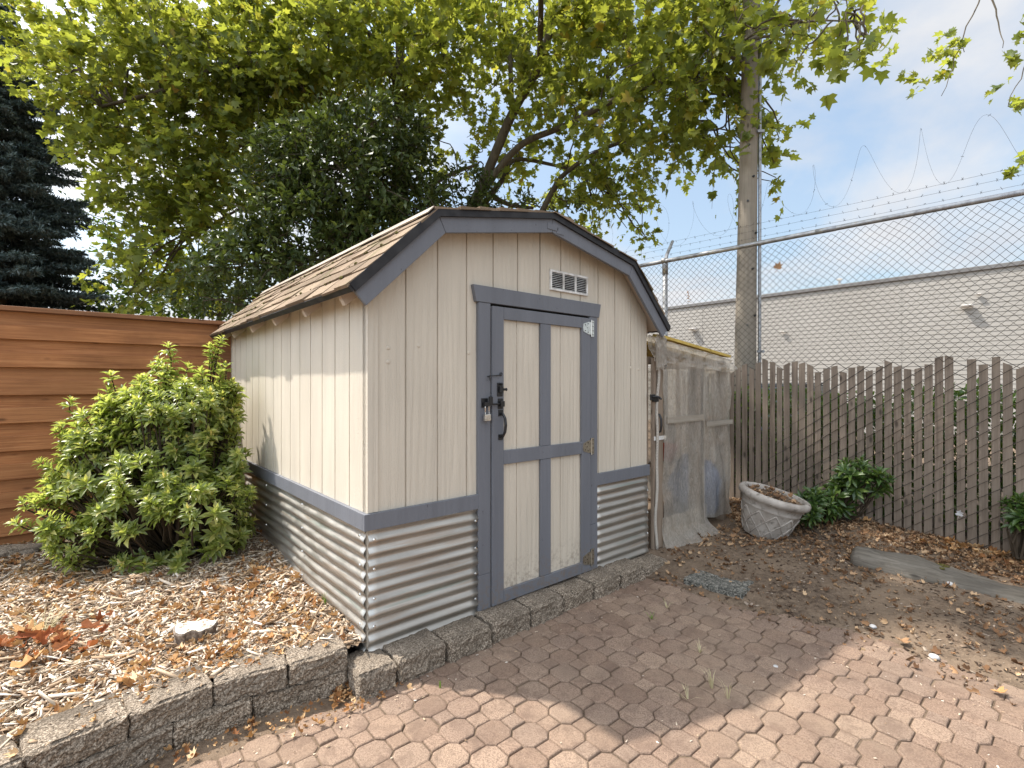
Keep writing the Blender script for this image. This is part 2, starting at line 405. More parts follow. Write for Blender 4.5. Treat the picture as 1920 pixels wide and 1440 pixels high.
leafmat("hedge_leaf", [(0, (.028, .06, .012)), (.6, (.06, .11, .02)), (1, (.12, .18, .03))], (.14, .2, .02), .28, .4, .4)
leafmat("shrub_leaf", [(0, (.095, .13, .036)), (.5, (.18, .225, .062)), (.85, (.28, .31, .10)), (1, (.42, .40, .16))], (.36, .42, .07), .42, .32, .5)
leafmat("shrub_tip_leaf", [(0, (.34, .37, .09)), (.6, (.46, .46, .14)), (1, (.52, .38, .17))], (.42, .44, .08), .4, .35, .45)
leafmat("spruce_needle", [(0, (.042, .066, .060)), (.5, (.085, .122, .118)), (1, (.17, .215, .21))], (.03, .05, .04), .08, .6)
leafmat("dry_blade", [(0, (.30, .26, .14)), (1, (.52, .46, .30))], (.4, .36, .2), .2)
leafmat("green_blade", [(0, (.06, .12, .02)), (1, (.14, .22, .04))], (.2, .3, .04), .3)

m = Mat("plastic_sheet", rough=.22, spec=.6)
c = m.ramp(m.noise(m.coord((5, 5, 1.2)), 3.5, 8, .7), [(.3, (.62, .56, .48)), (.7, (.82, .78, .70))]); m.col(c)
wr = m.noise(m.coord((6, 6, 2.2)), 3.0, 9, .75, 3.0); m.bump(wr, .7, .012)
m.translucent((.78, .71, .61), .4)
tp = m.node("ShaderNodeBsdfTransparent"); tp.inputs[0].default_value = (.86, .83, .78, 1)
m2 = m.node("ShaderNodeMixShader"); src = m.out.inputs[0].links[0].from_socket
m.l.new(m.ramp(m.noise(m.coord((9, 9, 3)), 4, 8, .75, 2.), [(.35, .42), (.65, .68)]), m2.inputs[0])
m.l.new(src, m2.inputs[1]); m.l.new(tp.outputs[0], m2.inputs[2]); m.l.new(m2.outputs[0], m.out.inputs[0]); M["plastic"] = m.m
m = Mat("bubble_wrap", rough=.3, spec=.5)
c = m.ramp(m.noise(m.coord(), 12, 4), [(.3, (.36, .31, .25)), (.7, (.58, .53, .46))]); m.col(c)
vr = m.node("ShaderNodeTexVoronoi"); vr.inputs["Scale"].default_value = 95; m.l.new(m.coord(), vr.inputs["Vector"])
m.bump(vr.outputs["Distance"], .8, .008); m.translucent((.6, .57, .52), .3)
tp = m.node("ShaderNodeBsdfTransparent"); m2 = m.node("ShaderNodeMixShader"); src = m.out.inputs[0].links[0].from_socket
m2.inputs[0].default_value = .22
m.l.new(src, m2.inputs[1]); m.l.new(tp.outputs[0], m2.inputs[2]); m.l.new(m2.outputs[0], m.out.inputs[0]); M["bubble"] = m.m
m = Mat("yellow_foam", rough=.8); m.col(m.ramp(m.noise(m.coord(), 9, 4), [(.3, (.40, .26, .05)), (.7, (.62, .46, .12))])); M["foam"] = m.m
m = Mat("rope", rough=.9); m.col((.50, .46, .40))
w = m.node("ShaderNodeTexWave"); w.inputs["Scale"].default_value = 60; m.l.new(m.coord((.4, .4, 1), rot=(.5, .5, 0)), w.inputs["Vector"]); m.bump(w.outputs["Fac"], .8, .006); M["rope"] = m.m
m = Mat("blue_tarp", rough=.5); m.col((.04, .11, .30)); m.bump(m.noise(m.coord(), 8, 4), .6, .03); M["blue"] = m.m
m = Mat("red_plastic", rough=.5); m.col((.42, .06, .03)); M["red"] = m.m
m = Mat("resin_pot", rough=.75)
c = m.ramp(m.noise(m.coord(), 7, 6), [(.35, (.27, .235, .20)), (.65, (.42, .38, .335))])
c = m.mix(m.ramp(m.noise(m.coord(), 22, 5), [(.56, 0.), (.68, .7)]), c, (.11, .09, .07)); m.col(c); m.bump(m.noise(m.coord(), 50, 4), .35, .004); M["pot"] = m.m
m = Mat("lap_siding", rough=.6); m.col(m.ramp(m.noise(m.coord((.5, .5, .3)), 1.2, 4), [(.3, (.265, .25, .225)), (.7, (.305, .29, .265))])); M["siding"] = m.m
m = Mat("roof_coping", rough=.5, metal=.3); m.col((.16, .155, .15)); M["coping"] = m.m
m = Mat("lamp_housing", rough=.4); m.col((.55, .53, .50)); M["lamp"] = m.m
m = Mat("white_plastic", rough=.35); m.col((.74, .74, .74)); M["wplastic"] = m.m
m = Mat("pale_stone", rough=.6); m.col((.46, .45, .44)); M["stone"] = m.m
m = Mat("car_paint", rough=.25, metal=.2); m.col((.03, .035, .04)); M["car"] = m.m
m = Mat("car_glass", rough=.05, spec=.8); m.col((.03, .04, .04)); M["glass"] = m.m
m = Mat("asphalt", rough=.9); m.col((.05, .05, .05)); M["asphalt"] = m.m

# ------------------------------------------------------------------ ground, patio, planting bed
WALL = [(-.78, 2.417), (-1.015, 2.266), (-1.265, 2.132), (-1.472, 1.932), (-1.66, 1.71), (-1.83, 1.47), (-1.98, 1.22)]
PATIO = [uv(-.42, -.18), uv(2.05, -.17), (1.12, 3.68), (1.32, 3.42), (1.50, 3.08), (1.72, 2.88), (1.98, 2.70), (2.15, 2.42), (2.45, 2.12),
         (2.8, 1.7), (3.2, 1.0), (3.2, -.5), (-2.4, -.5), (-1.9, 1.22), (-1.74, 1.5), (-1.42, 1.86), (-1.20, 2.06), (-.98, 2.20), (-.80, 2.30)]
FENCE0 = (4.1, 4.11); FDX, FDY = -.697, .717
def fence_d(x, y):
    """distance in front of the chain link fence line (towards the camera)"""
    return -((x - FENCE0[0]) * .717 + (y - FENCE0[1]) * .697)
def gz(x, y):
    x = np.asarray(x, float); y = np.asarray(y, float)
    d = poly_sd(x, y, PATIO) + fbm(x * 3.1, y * 3.1, 1., 3) * .16
    back = sstep((y - .55 * x - 1.6) / 1.6)
    h = .030 + .062 * back
    z = -.010 + sstep(d / .55) * (h + .010)
    fd = fence_d(x, y)
    near = sstep((4.6 - np.hypot(x - 2.6, y - 4.4)) / 2.5)
    z = z + np.where(d > 0, sstep(1 - fd / .75) * np.where(fd > -.3, 1, .3) * .06 * sstep((y - 3.6) / 1.2), 0)
    z = z + sstep(d / .3) * (fbm(x * 2.3, y * 2.3, 4., 4) * .028 + fbm(x * 14, y * 14, 9., 2) * .008)
    return z
def axis(lo, hi, st, far):
    a = list(np.arange(lo, hi, st)); s = st
    while a[-1] < far: s *= 1.35; a.append(a[-1] + s)
    s = st
    while a[0] > -far: s *= 1.35; a.insert(0, a[0] - s)
    return np.array(a)
gx = axis(-1.6, 4.6, .028, 420); gy = axis(1.2, 6.4, .028, 420)
GX, GY = np.meshgrid(gx, gy)
far = (np.abs(GX) > 8) | (GY > 9) | (GY < -2)
GZ = np.where(far, 0.03, gz(np.clip(GX, -20, 20), np.clip(GY, -20, 20)))
nx, ny = len(gx), len(gy)
idx = np.arange(nx * ny).reshape(ny, nx)
tag(np_mesh("ground", np.stack([GX, GY, GZ], -1).reshape(-1, 3),
    np.stack([idx[:-1, :-1], idx[:-1, 1:], idx[1:, 1:], idx[1:, :-1]], -1).reshape(-1, 4), M["soil"], smooth=True), kind="structure")

def make_patio():
    A = Vector((.1545, -.0115)); B = Vector((.0125, .1545)); O = Vector((-.04, 2.59)); h = .056
    mb = MB(); rnd = random.Random(3)
    ins = .0026
    def paver(c, pts):
        dz = rnd.uniform(-.0045, .0035); tx, ty = rnd.uniform(-.024, .024), rnd.uniform(-.024, .024)
        jx, jy = rnd.uniform(-.0018, .0018), rnd.uniform(-.0018, .0018)
        ring = []
        for inset, z in ((ins, -.03), (ins, -.007), (ins + .0025, -.0025), (ins + .008, 0.)):
            for p in pts:
                d = p - c; ln = d.length
                q = c + d * ((ln - inset * 1.15) / ln)
                ring.append((q.x + jx, q.y + jy, z + dz + (q.x - c.x) * tx + (q.y - c.y) * ty))
        n = len(pts)
        fs = [(k * n + i, k * n + (i + 1) % n, (k + 1) * n + (i + 1) % n, (k + 1) * n + i) for k in range(3) for i in range(n)]
        fs.append(tuple(range(3 * n, 4 * n)))
        mb.add(ring, fs)
    ua, ub = A.normalized(), B.normalized()
    grid = [(i, j) for i in range(-17, 26) for j in range(-13, 9)]
    P = np.array([O + A * i + B * j for i, j in grid])
    sd = poly_sd(P[:, 0], P[:, 1], [(x, y) for x, y in PATIO])
    for (i, j), s in zip(grid, sd):
        if s > .38: continue
        c = O + A * i + B * j
        # keep clear of the kerb and the retaining wall
        u = UX * (c.x - CX) + UY * (c.y - CY); v = VX * (c.x - CX) + VY * (c.y - CY)
        if v > -.12 and u < 2.6: continue
        if c.x < -.62 and poly_sd(np.array([c.x]), np.array([c.y]), PATIO)[0] > .135: continue
        a2, b2 = A / 2, B / 2
        k = h / (A.length / 2)
        pts = [c + a2 + b2 * (1 - k), c + a2 * (1 - k) + b2, c - a2 * (1 - k) + b2, c - a2 + b2 * (1 - k),
               c - a2 - b2 * (1 - k), c - a2 * (1 - k) - b2, c + a2 * (1 - k) - b2, c + a2 - b2 * (1 - k)]
        paver(c, pts)
        c2 = c + a2 + b2
        paver(c2, [c2 + a2 * k, c2 + b2 * k, c2 - a2 * k, c2 - b2 * k])
    o = mb.build("patio", M["paver"]); tag(o, kind="structure")
make_patio()

BED = [(-.86, 2.47), (-.69, 2.60), uv(.03, 1.5), uv(.03, 3.6), uv(-4.2, 3.6), (-7.5, 1.5), (-6, .2), (-2.35, .6), (-2.08, 1.25), (-1.93, 1.53), (-1.73, 1.79), (-1.53, 2.01), (-1.30, 2.21), (-1.06, 2.35)]
def bz(x, y):
    return (.185 + .115 * np.exp(-(((x + 2.1) / 1.1) ** 2 + ((y - 4.3) / .85) ** 2)) - .03 * sstep((x + .98) / .2) + fbm(x * 2.1, y * 2.1, 6., 4) * .03 + fbm(x * 16, y * 16, 2., 2) * .014)
bx = np.arange(-6.5, -.55, .032); by = np.arange(.4, 5.9, .032)
BX, BY = np.meshgrid(bx, by); BZ = bz(BX, BY)
ins = poly_sd(BX, BY, BED) < .03
idx = np.arange(BX.size).reshape(BX.shape)
q = np.stack([idx[:-1, :-1], idx[:-1, 1:], idx[1:, 1:], idx[1:, :-1]], -1)
keep = ins[:-1, :-1] & ins[1:, 1:] & ins[:-1, 1:] & ins[1:, :-1]
tag(np_mesh("planting_bed", np.stack([BX, BY, BZ], -1).reshape(-1, 3), q[keep], M["mulch"], smooth=True), kind="structure")

def rough_block(name, L_, D_, H_, seed, front=.02, top=.004):
    """split-faced block: x length, y depth (front at y=0), z up"""
    nx_, ny_, nz_ = 22, 14, 9
    bm = bmesh.new()
    bmesh.ops.create_cube(bm, size=1)
    bm2 = bmesh.new()
    vid = {}
    def P(i, j, k):
        key = (i, j, k)
        if key not in vid:
            x, y, z = (i / nx_ - .5) * L_, j / ny_ * D_, k / nz_ * H_
            p = Vector((x, y, z)); sv = Vector((x * 9 + seed * 3.1, y * 9, z * 9))
            f = mnoise.fractal(sv * 1.3, .8, 2.1, 4); g = mnoise.fractal(sv * 5 + Vector((5, 1, 2)), .9, 2.1, 3)
            onf, ont = j == 0, k == nz_
            e = front * (f * .75 + g * .55)
            if j == 0: p.y += e - (.0 if k < nz_ else -.012)
            if k == nz_: p.z += top * (f + g) ; p.y += 0
            if k == nz_ and j == 0: p.z -= .006 + .005 * g
            if i in (0, nx_): p.x += (.006 + .006 * g) * (1 if i == 0 else -1); 
            if i in (0, nx_) and j == 0: p.y += .012; 
            if i in (0, nx_) and k == nz_: p.z -= .006
            vid[key] = bm2.verts.new(p)
        return vid[key]
    for i in range(nx_):
        for k in range(nz_):
            bm2.faces.new((P(i, 0, k), P(i + 1, 0, k), P(i + 1, 0, k + 1), P(i, 0, k + 1)))
            bm2.faces.new((P(i, ny_, k), P(i, ny_, k + 1), P(i + 1, ny_, k + 1), P(i + 1, ny_, k)))
        for j in range(ny_):
            bm2.faces.new((P(i, j, nz_), P(i + 1, j, nz_), P(i + 1, j + 1, nz_), P(i, j + 1, nz_)))
            bm2.faces.new((P(i, j, 0), P(i, j + 1, 0), P(i + 1, j + 1, 0), P(i + 1, j, 0)))
    for j in range(ny_):
        for k in range(nz_):
            bm2.faces.new((P(0, j, k), P(0, j, k + 1), P(0, j + 1, k + 1), P(0, j + 1, k)))
            bm2.faces.new((P(nx_, j, k), P(nx_, j + 1, k), P(nx_, j + 1, k + 1), P(nx_, j, k + 1)))
    me = bpy.data.meshes.new(name); bm2.to_mesh(me); bm.free(); bm2.free()
    me.materials.append(M["block"])
    o = bpy.data.objects.new(name, me); COL.objects.link(o); return o
KU = [-.135, .072, .362, .66, .962, 1.252, 1.555, 1.85, 2.14, 2.44]
KL = ["sunlit grey kerb block at the open left end of the row, below the shed corner",
      "grey split-faced kerb block next to the sunlit end block below the ribbed panel",
      "grey split-faced kerb block ending just left of the door frame foot",
      "grey split-faced kerb block under the left foot of the door frame",
      "grey split-faced kerb block under the left half of the shed door",
      "grey split-faced kerb block under the right half of the shed door",
      "grey split-faced kerb block under the bottom hinge of the shed door",
      "grey kerb block below the ribbed panel just right of the door",
      "grey kerb block at the far right end of the row, beside the lean-to",
      ]
for i in range(len(KU) - 1):
    a, b = KU[i] + .004, KU[i + 1] - .004
    o = rough_block("kerb_block", b - a, .23, .15, i + 1)
    x, y = uv((a + b) / 2, -.192 + random.uniform(-.008, .008)); o.location = (x, y, -.035 + (.006 * math.sin(i * 2.3)) - (.03 if i == 8 else 0))
    o.rotation_euler = (random.uniform(-.01, .01), random.uniform(-.012, .012), SHED_ROT + random.uniform(-.02, .02) + (-.06 if i == 8 else 0))
    tag(o, KL[i], "kerb block", "kerb blocks along the shed front")
tops = ["upper retaining wall block nearest the shed corner, beside the gap in the wall", "second upper retaining wall block from the shed corner",
        "third upper retaining wall block from the shed corner, strewn with dry leaves", "fourth upper retaining wall block from the shed corner, near the lower left",
        "fifth upper retaining wall block from the shed corner, at the picture's bottom left", "sixth upper retaining wall block from the shed corner, farthest along the bed edge"]
lows = ["lower retaining wall block nearest the shed corner, half hidden in leaves", "second lower retaining wall block from the shed corner, dark and split-faced",
        "third lower retaining wall block from the shed corner, resting on the pavers", "fourth lower retaining wall block from the shed corner, at the bottom edge",
        "fifth lower retaining wall block from the shed corner, farthest along the bed edge"]
for i in range(len(WALL) - 1):
    (x0, y0), (x1, y1) = WALL[i], WALL[i + 1]
    d = Vector((x0 - x1, y0 - y1)); ln = d.length
    o = rough_block("retaining_block", ln - .008 + (.02 if i else 0), .21, .10, 20 + i)
    o.location = ((x0 + x1) / 2, (y0 + y1) / 2, .102 + .006 * math.sin(i * 3)); o.rotation_euler = (0, random.uniform(-.015, .015), math.atan2(d.y, d.x))
    tag(o, tops[i], "wall block", "blocks of the retaining wall")
    if i < 5:
        (x2, y2) = WALL[i + 2]
        p = Vector(((x0 + x1) / 2, (y0 + y1) / 2)); r_ = Vector(((x1 + x2) / 2, (y1 + y2) / 2)); d = p - r_; ln = d.length
        n_ = Vector((d.y, -d.x)).normalized() * (.014 if i else -.01)
        e_ = .13 if i == 0 else 0
        o = rough_block("retaining_block", ln + .012 + e_, .2, .105, 40 + i)
        c = (p + r_) / 2 + n_ + d.normalized() * (e_ / 2)
        o.location = (c.x, c.y, -.006); o.rotation_euler = (0, 0, math.atan2(d.y, d.x))
        tag(o, lows[i], "wall block", "blocks of the retaining wall")

# ------------------------------------------------------------------ garden shed
ZB = .12
def shed_T(u):
    if u > 1.22: u = 2.44 - u
    return 1.935 + (u + .14) * .969 if u < .34 else 2.40 + (u - .34) * .199
shed = tag(empty("garden_shed", (CX, CY, ZB), SHED_ROT), "beige garden shed with slate trim, barn-style shingle roof and corrugated metal skirt", "shed")
def sp_(mb, name, mat, parent=None, **k):
    o = mb.build(name, mat, parent or shed, **k)
    if parent is None: o.location.z = -ZB
    return o
def siding(u0, u1, z0, ztop, first, pitch=.2, gw=.010, gd=.009):
    cuts = {u0, u1, .34, 1.22, 2.10} if callable(ztop) else {u0, u1}
    gs = [g for g in np.arange(first, u1, pitch) if u0 + .02 < g < u1 - .02]
    for g in gs: cuts |= {g - gw / 2, g + gw / 2}
    cuts = sorted(c for c in cuts if u0 <= c <= u1)
    vs, fs = [], []
    tz = ztop if callable(ztop) else (lambda u: ztop)
    for a, b in zip(cuts[:-1], cuts[1:]):
        ing = any(abs((a + b) / 2 - g) < gw / 2 for g in gs)
        o = len(vs); y = gd if ing else 0
        vs += [(a, y, z0), (b, y, z0), (b, y, tz(b)), (a, y, tz(a))]; fs.append((o, o + 1, o + 2, o + 3))
        if ing:
            for x, s in ((a, 1), (b, -1)):
                o = len(vs); vs += [(x, 0, z0), (x, gd, z0), (x, gd, tz(x)), (x, 0, tz(x))]; fs.append((o, o + 1, o + 2, o + 3) if s > 0 else (o + 3, o + 2, o + 1, o))
    return vs, fs
under = lambda u: shed_T(u) - .055
vs, fs = siding(0, 2.44, .12, under, .02)
mb = MB().add(vs, fs)
mb.box(0, 2.44, .012, .05, .12, 1.95); mb.box(.0, .056, -.010, -.0005, .815, 2.01)
# screw heads and knots in the front siding
for (u, z) in ((.12, 1.66), (.118, 1.585), (.635, 1.655), (2.22, 1.60), (1.80, 1.62), (2.33, 1.59), (.30, 1.68)):
    mb.lathe([(.012, 0), (.009, .003), (0.0001, .004)], 10, (0, 0, 0)); n = 30
    for k in range(len(mb.v) - n, len(mb.v)):
        x, y, z_ = mb.v[k]; mb.v[k] = (u + x, -z_ - .0005, z + y)
sp_(mb, "front_wall", M["beige_paint"])
vs, fs = siding(0, 3.0, .70, 2.03, .217)
mb = MB().add([(x and -0 + y, 3.0 - x, z) if False else (y, x, z) for x, y, z in vs], [f[::-1] for f in fs])
mb.box(.012, .05, 0.06, 3.0, .10, 2.0)
sp_(mb, "side_wall", M["beige_paint"])
mb = MB().box(2.40, 2.44, .06, 3.0, .10, 2.0); mb.prism([(0, .12), (2.44, .12), (2.44, 2.0), (2.1, 2.34), (1.22, 2.5), (.34, 2.34), (0, 2.0)], 2.96, 3.0)
sp_(mb, "rear_wall", M["beige_paint"])
# belt trim
def trim_box(mb, u0, u1, z0, z1, y0=-.024, y1=-.0005): mb.box(u0, u1, y0, y1, z0, z1)
mb = MB(); trim_box(mb, -.024, .69, .728, .813); sp_(mb, "trim_board", M["slate_paint"], bevel=.002)
mb = MB(); trim_box(mb, 1.782, 2.452, .722, .808); sp_(mb, "trim_board", M["slate_paint"], bevel=.002)
mb = MB(); mb.box(-.024, -.0005, -.0005, 3.0, .728, .813); sp_(mb, "trim_board", M["slate_paint"], bevel=.002)
# corrugated skirts
def corr(axis_, a, b, z0, z1, off):
    nz = 120; na = max(4, int((b - a) / .05)); vs = []
    for k in range(nz + 1):
        z = z0 + (z1 - z0) * k / nz
        w = .0078 * math.sin(2 * math.pi * (z - .02) / .0635)
        for i in range(na + 1):
            t = a + (b - a) * i / na
            dd = off - w + .004 * math.sin(t * 5 + z * 3)
            vs.append((t, dd, z) if axis_ == 'u' else (dd, t, z))
    fs = [(k * (na + 1) + i, k * (na + 1) + i + 1, (k + 1) * (na + 1) + i + 1, (k + 1) * (na + 1) + i) for k in range(nz) for i in range(na)]
    if axis_ == 'v': fs = [f[::-1] for f in fs]
    return vs, fs
def corr_part(axis_, a, b, z0, z1, off, screws):
    mb = MB().add(*corr(axis_, a, b, z0, z1, off)); o = sp_(mb, "corrugated_panel", M["galv"], smooth=True)
    so_ = o.modifiers.new("sheet", 'SOLIDIFY'); so_.thickness = .0012; so_.offset = 1
    for t, z in screws:
        s = MB()
        c = (t, off - .012, z) if axis_ == 'u' else (off - .012, t, z)
        n = Vector((0, -1, 0)) if axis_ == 'u' else Vector((-1, 0, 0))
        c = Vector(c); s.tube([c, c + n * .002, c + n * .007], [.008, .0065, .005], 6)
        s.build("screw", M["zinc"], o)
corr_part('u', .004, .69, .10, .732, -.0115, [(.03, z) for z in (.68, .53, .38, .24)] + [(.67, z) for z in (.66, .5, .35, .2)])
corr_part('u', 1.783, 2.44, .09, .728, -.0115, [(2.42, z) for z in (.6, .42, .25)] + [(1.80, .56)])
corr_part('v', .004, 3.0, .08, .732, -.0115, [(t, z) for t in (.03, .9, 1.7) for z in (.70, .55, .40, .25)])
# roof
TP = [(-.14, 1.935), (.34, 2.40), (1.22, 2.575), (2.10, 2.40), (2.58, 1.935)]
def offs(poly, d):
    outp = []
    for i, p in enumerate(poly):
        p = Vector(p)
        if i == 0: t0 = t1 = (Vector(poly[1]) - p).normalized()
        elif i == len(poly) - 1: t0 = t1 = (p - Vector(poly[i - 1])).normalized()
        else: t0, t1 = (p - Vector(poly[i - 1])).normalized(), (Vector(poly[i + 1]) - p).normalized()
        n0, n1 = Vector((t0.y, -t0.x)), Vector((t1.y, -t1.x)); n = (n0 + n1).normalized()
        outp.append(p + n * (d / max(.3, n.dot(n0))))
    return outp
def band(mb, d0, d1, y0, y1):
    a, b = offs(TP, d0), offs(TP, d1)
    for i in range(4): mb.prism([tuple(a[i]), tuple(a[i + 1]), tuple(b[i + 1]), tuple(b[i])], y0, y1)
roof = MB(); band(roof, .0, .030, -.118, 3.12); roof = sp_(roof, "roof", M["soffit_paint"])
mb = MB(); band(mb, -.010, .036, -.134, -.1192); mb.build("drip_edge", M["drip"], roof)
for uu, s in ((-.14, 1), (2.58, -1)):
    mb = MB(); mb.prism([(uu - .012 * s, 1.928), (uu + .012 * s, 1.95), (uu + .03 * s, 1.93), (uu + .010 * s, 1.905)], -.13, 3.13); mb.build("drip_edge", M["drip"], roof)
# shingles in courses
def shingles(i0, i1, flip, n_c, lap0=0.):
    a, b = Vector(TP[i0]), Vector(TP[i1])
    d = b - a; ln = d.length; d.normalize(); nrm = Vector((-d.y, d.x)) * (1 if not flip else -1)
    if nrm.y < 0: nrm = -nrm
    mb = MB(); rnd = random.Random(i0 * 7 + i1)
    for c in range(n_c):
        s0 = ln * c / n_c - .012; s1 = min(s0 + ln / n_c * 1.5, ln + .01)
        v = -.128 - rnd.random() * .02
        while v < 3.13:
            w = rnd.choice((.15, .17, .2, .3)); e = rnd.uniform(-.010, .010); th = rnd.uniform(.012, .024); v1 = min(v + w, 3.135)
            q = []
            for vv in (v + .001, v1 - .001):
                es = e + rnd.uniform(-.004, .004)
                lo = a + d * (s0 + es); hi = a + d * s1
                q += [(lo + nrm * .001, vv), (lo + nrm * th, vv), (hi + nrm * (.005), vv), (hi + nrm * .0005, vv)]
            vs = [(p.x, vv, p.y) for p, vv in q]
            mb.add(vs, [(0, 4, 5, 1), (1, 5, 6, 2), (0, 1, 2, 3), (4, 7, 6, 5), (2, 6, 7, 3)])
            v = v1
    return mb
for (i, j, n_) in ((0, 1, 5), (4, 3, 5), (1, 2, 6), (3, 2, 6)):
    shingles(i, j, i > j, n_).build("shingles", M["shingle"], roof)
# pale metal flashing below the roof break, moss lumps along the courses
a, b = Vector(TP[0]), Vector(TP[1]); d = (b - a).normalized(); nrm = Vector((-d.y, d.x)); ln = (b - a).length
mb = MB()
p0 = a + d * (ln - .062) + nrm * .018; p1 = a + d * (ln - .004) + nrm * .020
mb.prism([tuple(p0), tuple(p1), tuple(p1 + nrm * .006), tuple(p0 + nrm * .006)], -.125, 3.10)
mb.build("flashing", M["tan_metal"], roof, bevel=.001)
mb = MB(); rnd = random.Random(5)
for k in range(90):
    c_ = rnd.choice((1, 2, 3, 4)); s = ln * c_ / 5 - .012 + rnd.uniform(-.008, .012); p = a + d * s + nrm * .014; vv = rnd.uniform(0, 3.05); r_ = rnd.uniform(.004, .011)
    o = len(mb.v)
    bm = bmesh.new(); bmesh.ops.create_icosphere(bm, subdivisions=1, radius=1)
    mb.add([(p.x + v.co.x * r_, vv + v.co.y * r_ * rnd.uniform(.8, 2.2), p.y + v.co.z * r_) for v in bm.verts], [tuple(v.index for v in f.verts) for f in bm.faces]); bm.free()
tag(mb.build("moss", M["moss"], roof), kind="stuff")
# fascia, soffit seams, rafter tails
mb = MB(); aa, bb = offs(TP, .0305), offs(TP, .120)
for i in range(4):
    g = .0015
    A0, A1, B0, B1 = aa[i], aa[i + 1], bb[i], bb[i + 1]
    sh = (A1 - A0).normalized() * g
    mb.prism([tuple(A0 + sh), tuple(A1 - sh), tuple(B1 - sh), tuple(B0 + sh)], -.119, -.097)
mb.build("fascia", M["slate_paint"], roof, bevel=.002)
mb = MB(); mb.box(1.17, 1.27, -.1225, -.1192, 2.468, 2.508); mb.box(1.255, 1.325, -.1225, -.1192, 2.452, 2.492); mb.build("splice_plate", M["slate_paint"], roof, bevel=.001)
for vv in (.06, .63, 1.23, 1.83, 2.43, 2.94):
    mb = MB(); mb.prism([(-.0015, 1.935), (-.0015, 2.03), (-.115, 1.918), (-.085, 1.868)], vv, vv + .038); mb.build("rafter_tail", M["soffit_paint"], roof, bevel=.002)
for uu in (2.441,):
    for vv in (.06, .63, 1.23):
        mb = MB(); mb.prism([(uu, 1.935), (uu, 2.03), (uu + .115, 1.918), (uu + .085, 1.868)], vv, vv + .038); mb.build("rafter_tail", M["soffit_paint"], roof)
# vent
vent = MB()
u0, u1, z0, z1 = 1.308, 1.692, 2.108, 2.246; y0, y1 = -.014, -.0005
fw = .014
vent.box(u0, u1, y0, y1, z1 - fw, z1); vent.box(u0, u1, y0, y1, z0, z0 + fw)
bw = (u1 - u0 - fw) / 3
for k in range(4): vent.box(u0 + k * bw, u0 + k * bw + fw, y0 + .001, y1, z0 + fw, z1 - fw)
vent = sp_(vent, "vent", M["white"], bevel=.001)
for k in range(3):
    mb = MB()
    for q_ in range(9):
        z = z0 + fw + .004 + q_ * .0122
        mb.add([(u0 + k * bw + fw, -.012, z), (u0 + (k + 1) * bw, -.012, z), (u0 + (k + 1) * bw, -.003, z + .0045), (u0 + k * bw + fw, -.003, z + .0045),
                (u0 + k * bw + fw, -.012, z - .0012), (u0 + (k + 1) * bw, -.012, z - .0012), (u0 + (k + 1) * bw, -.003, z + .0033), (u0 + k * bw + fw, -.003, z + .0033)],
               [(0, 1, 2, 3), (7, 6, 5, 4), (4, 5, 1, 0), (3, 2, 6, 7)])
    mb.build("louvre", M["white"], vent)
mb = MB(); mb.box(u0 + .004, u1 - .004, -.0022, -.0012, z0 + .004, z1 - .004); mb.build("vent_shade_back", M["dark"], vent)  # dark backing painted for the shaded inside behind the louvres
# door frame
mb = MB()
mb.box(.690, .780, -.026, -.0005, .330, 1.958); mb.box(.690, .780, -.027, -.0005, .118, .3285)
mb.box(1.694, 1.781, -.026, -.0005, .450, 1.958); mb.box(1.694, 1.781, -.027, -.0005, .118, .4485)
mb.prism([(.672, 1.959), (1.797, 1.959), (1.818, 2.058), (.648, 2.058)], -.030, -.0005)
fr = sp_(mb, "door_frame", M["slate_paint"], bevel=.0025)
mb = MB(); mb.box(.781, 1.693, -.004, -.0006, .118, 1.9588); mb.build("door_gap_shade", M["dark"], fr)  # dark sheet over the wall, painted for the shade in the door gaps
# door
vs, fs = siding(.79, 1.687, .130, 1.942, .995, .39 if False else .2, .007, .005)
mb = MB().add([(x, y - .018, z) for x, y, z in vs], fs); mb.box(.79, 1.687, -.012, -.0045, .13, 1.942)
door = sp_(mb, "door", M["beige_paint"])
def board(name, u0, u1, z0, z1, y0=-.037):
    b = MB().box(u0, u1, y0, -.0182, z0, z1).build(name, M["slate_paint"], door, bevel=.0025)
board("stile", .786, .876, .124, 1.943); board("stile", 1.598, 1.690, .124, 1.943)
board("rail", .8775, 1.5965, 1.868, 1.943); board("rail", .8775, 1.5965, .974, 1.060); board("rail", .8775, 1.5965, .124, .200)
board("stile", 1.194, 1.288, 1.0615, 1.8665, -.035); board("stile", 1.194, 1.288, .2015, .9725, -.035)
def hinge(z, mat):
    mb = MB(); y = -.0375
    mb.prism([(1.693, z - .045), (1.693, z + .045), (1.668, z + .045), (1.612, z + .028), (1.606, z), (1.612, z - .028), (1.668, z - .045)], y - .003, y)
    mb.box(1.703, 1.738, -.0305, -.0275, z - .058, z + .058)
    mb.tube([(1.698, y - .004, z - .06), (1.698, y - .004, z + .06)], .0055, 8)
    h = mb.build("hinge", mat, door)
    for u, zz, yy in ((1.63, .02, y), (1.63, -.02, y), (1.66, .03, y), (1.66, -.03, y), (1.65, 0, y), (1.722, .045, -.0305), (1.722, .015, -.0305), (1.722, -.015, -.0305), (1.722, -.045, -.0305)):
        MB().tube([(u, yy - .0031, z + zz), (u, yy - .0055, z + zz)], [.0045, .003], 6).build("screw", M["dark"], door)
hinge(1.872, M["zinc"]); hinge(1.02, M["zinc_old"]); hinge(.215, M["zinc_old"])
Y = -.0372
mb = MB(); mb.tube([(.758, -.034, 1.515), (.765, -.040, 1.521), (.80, -.043, 1.521), (.845, -.043, 1.525)], .0028, 6)
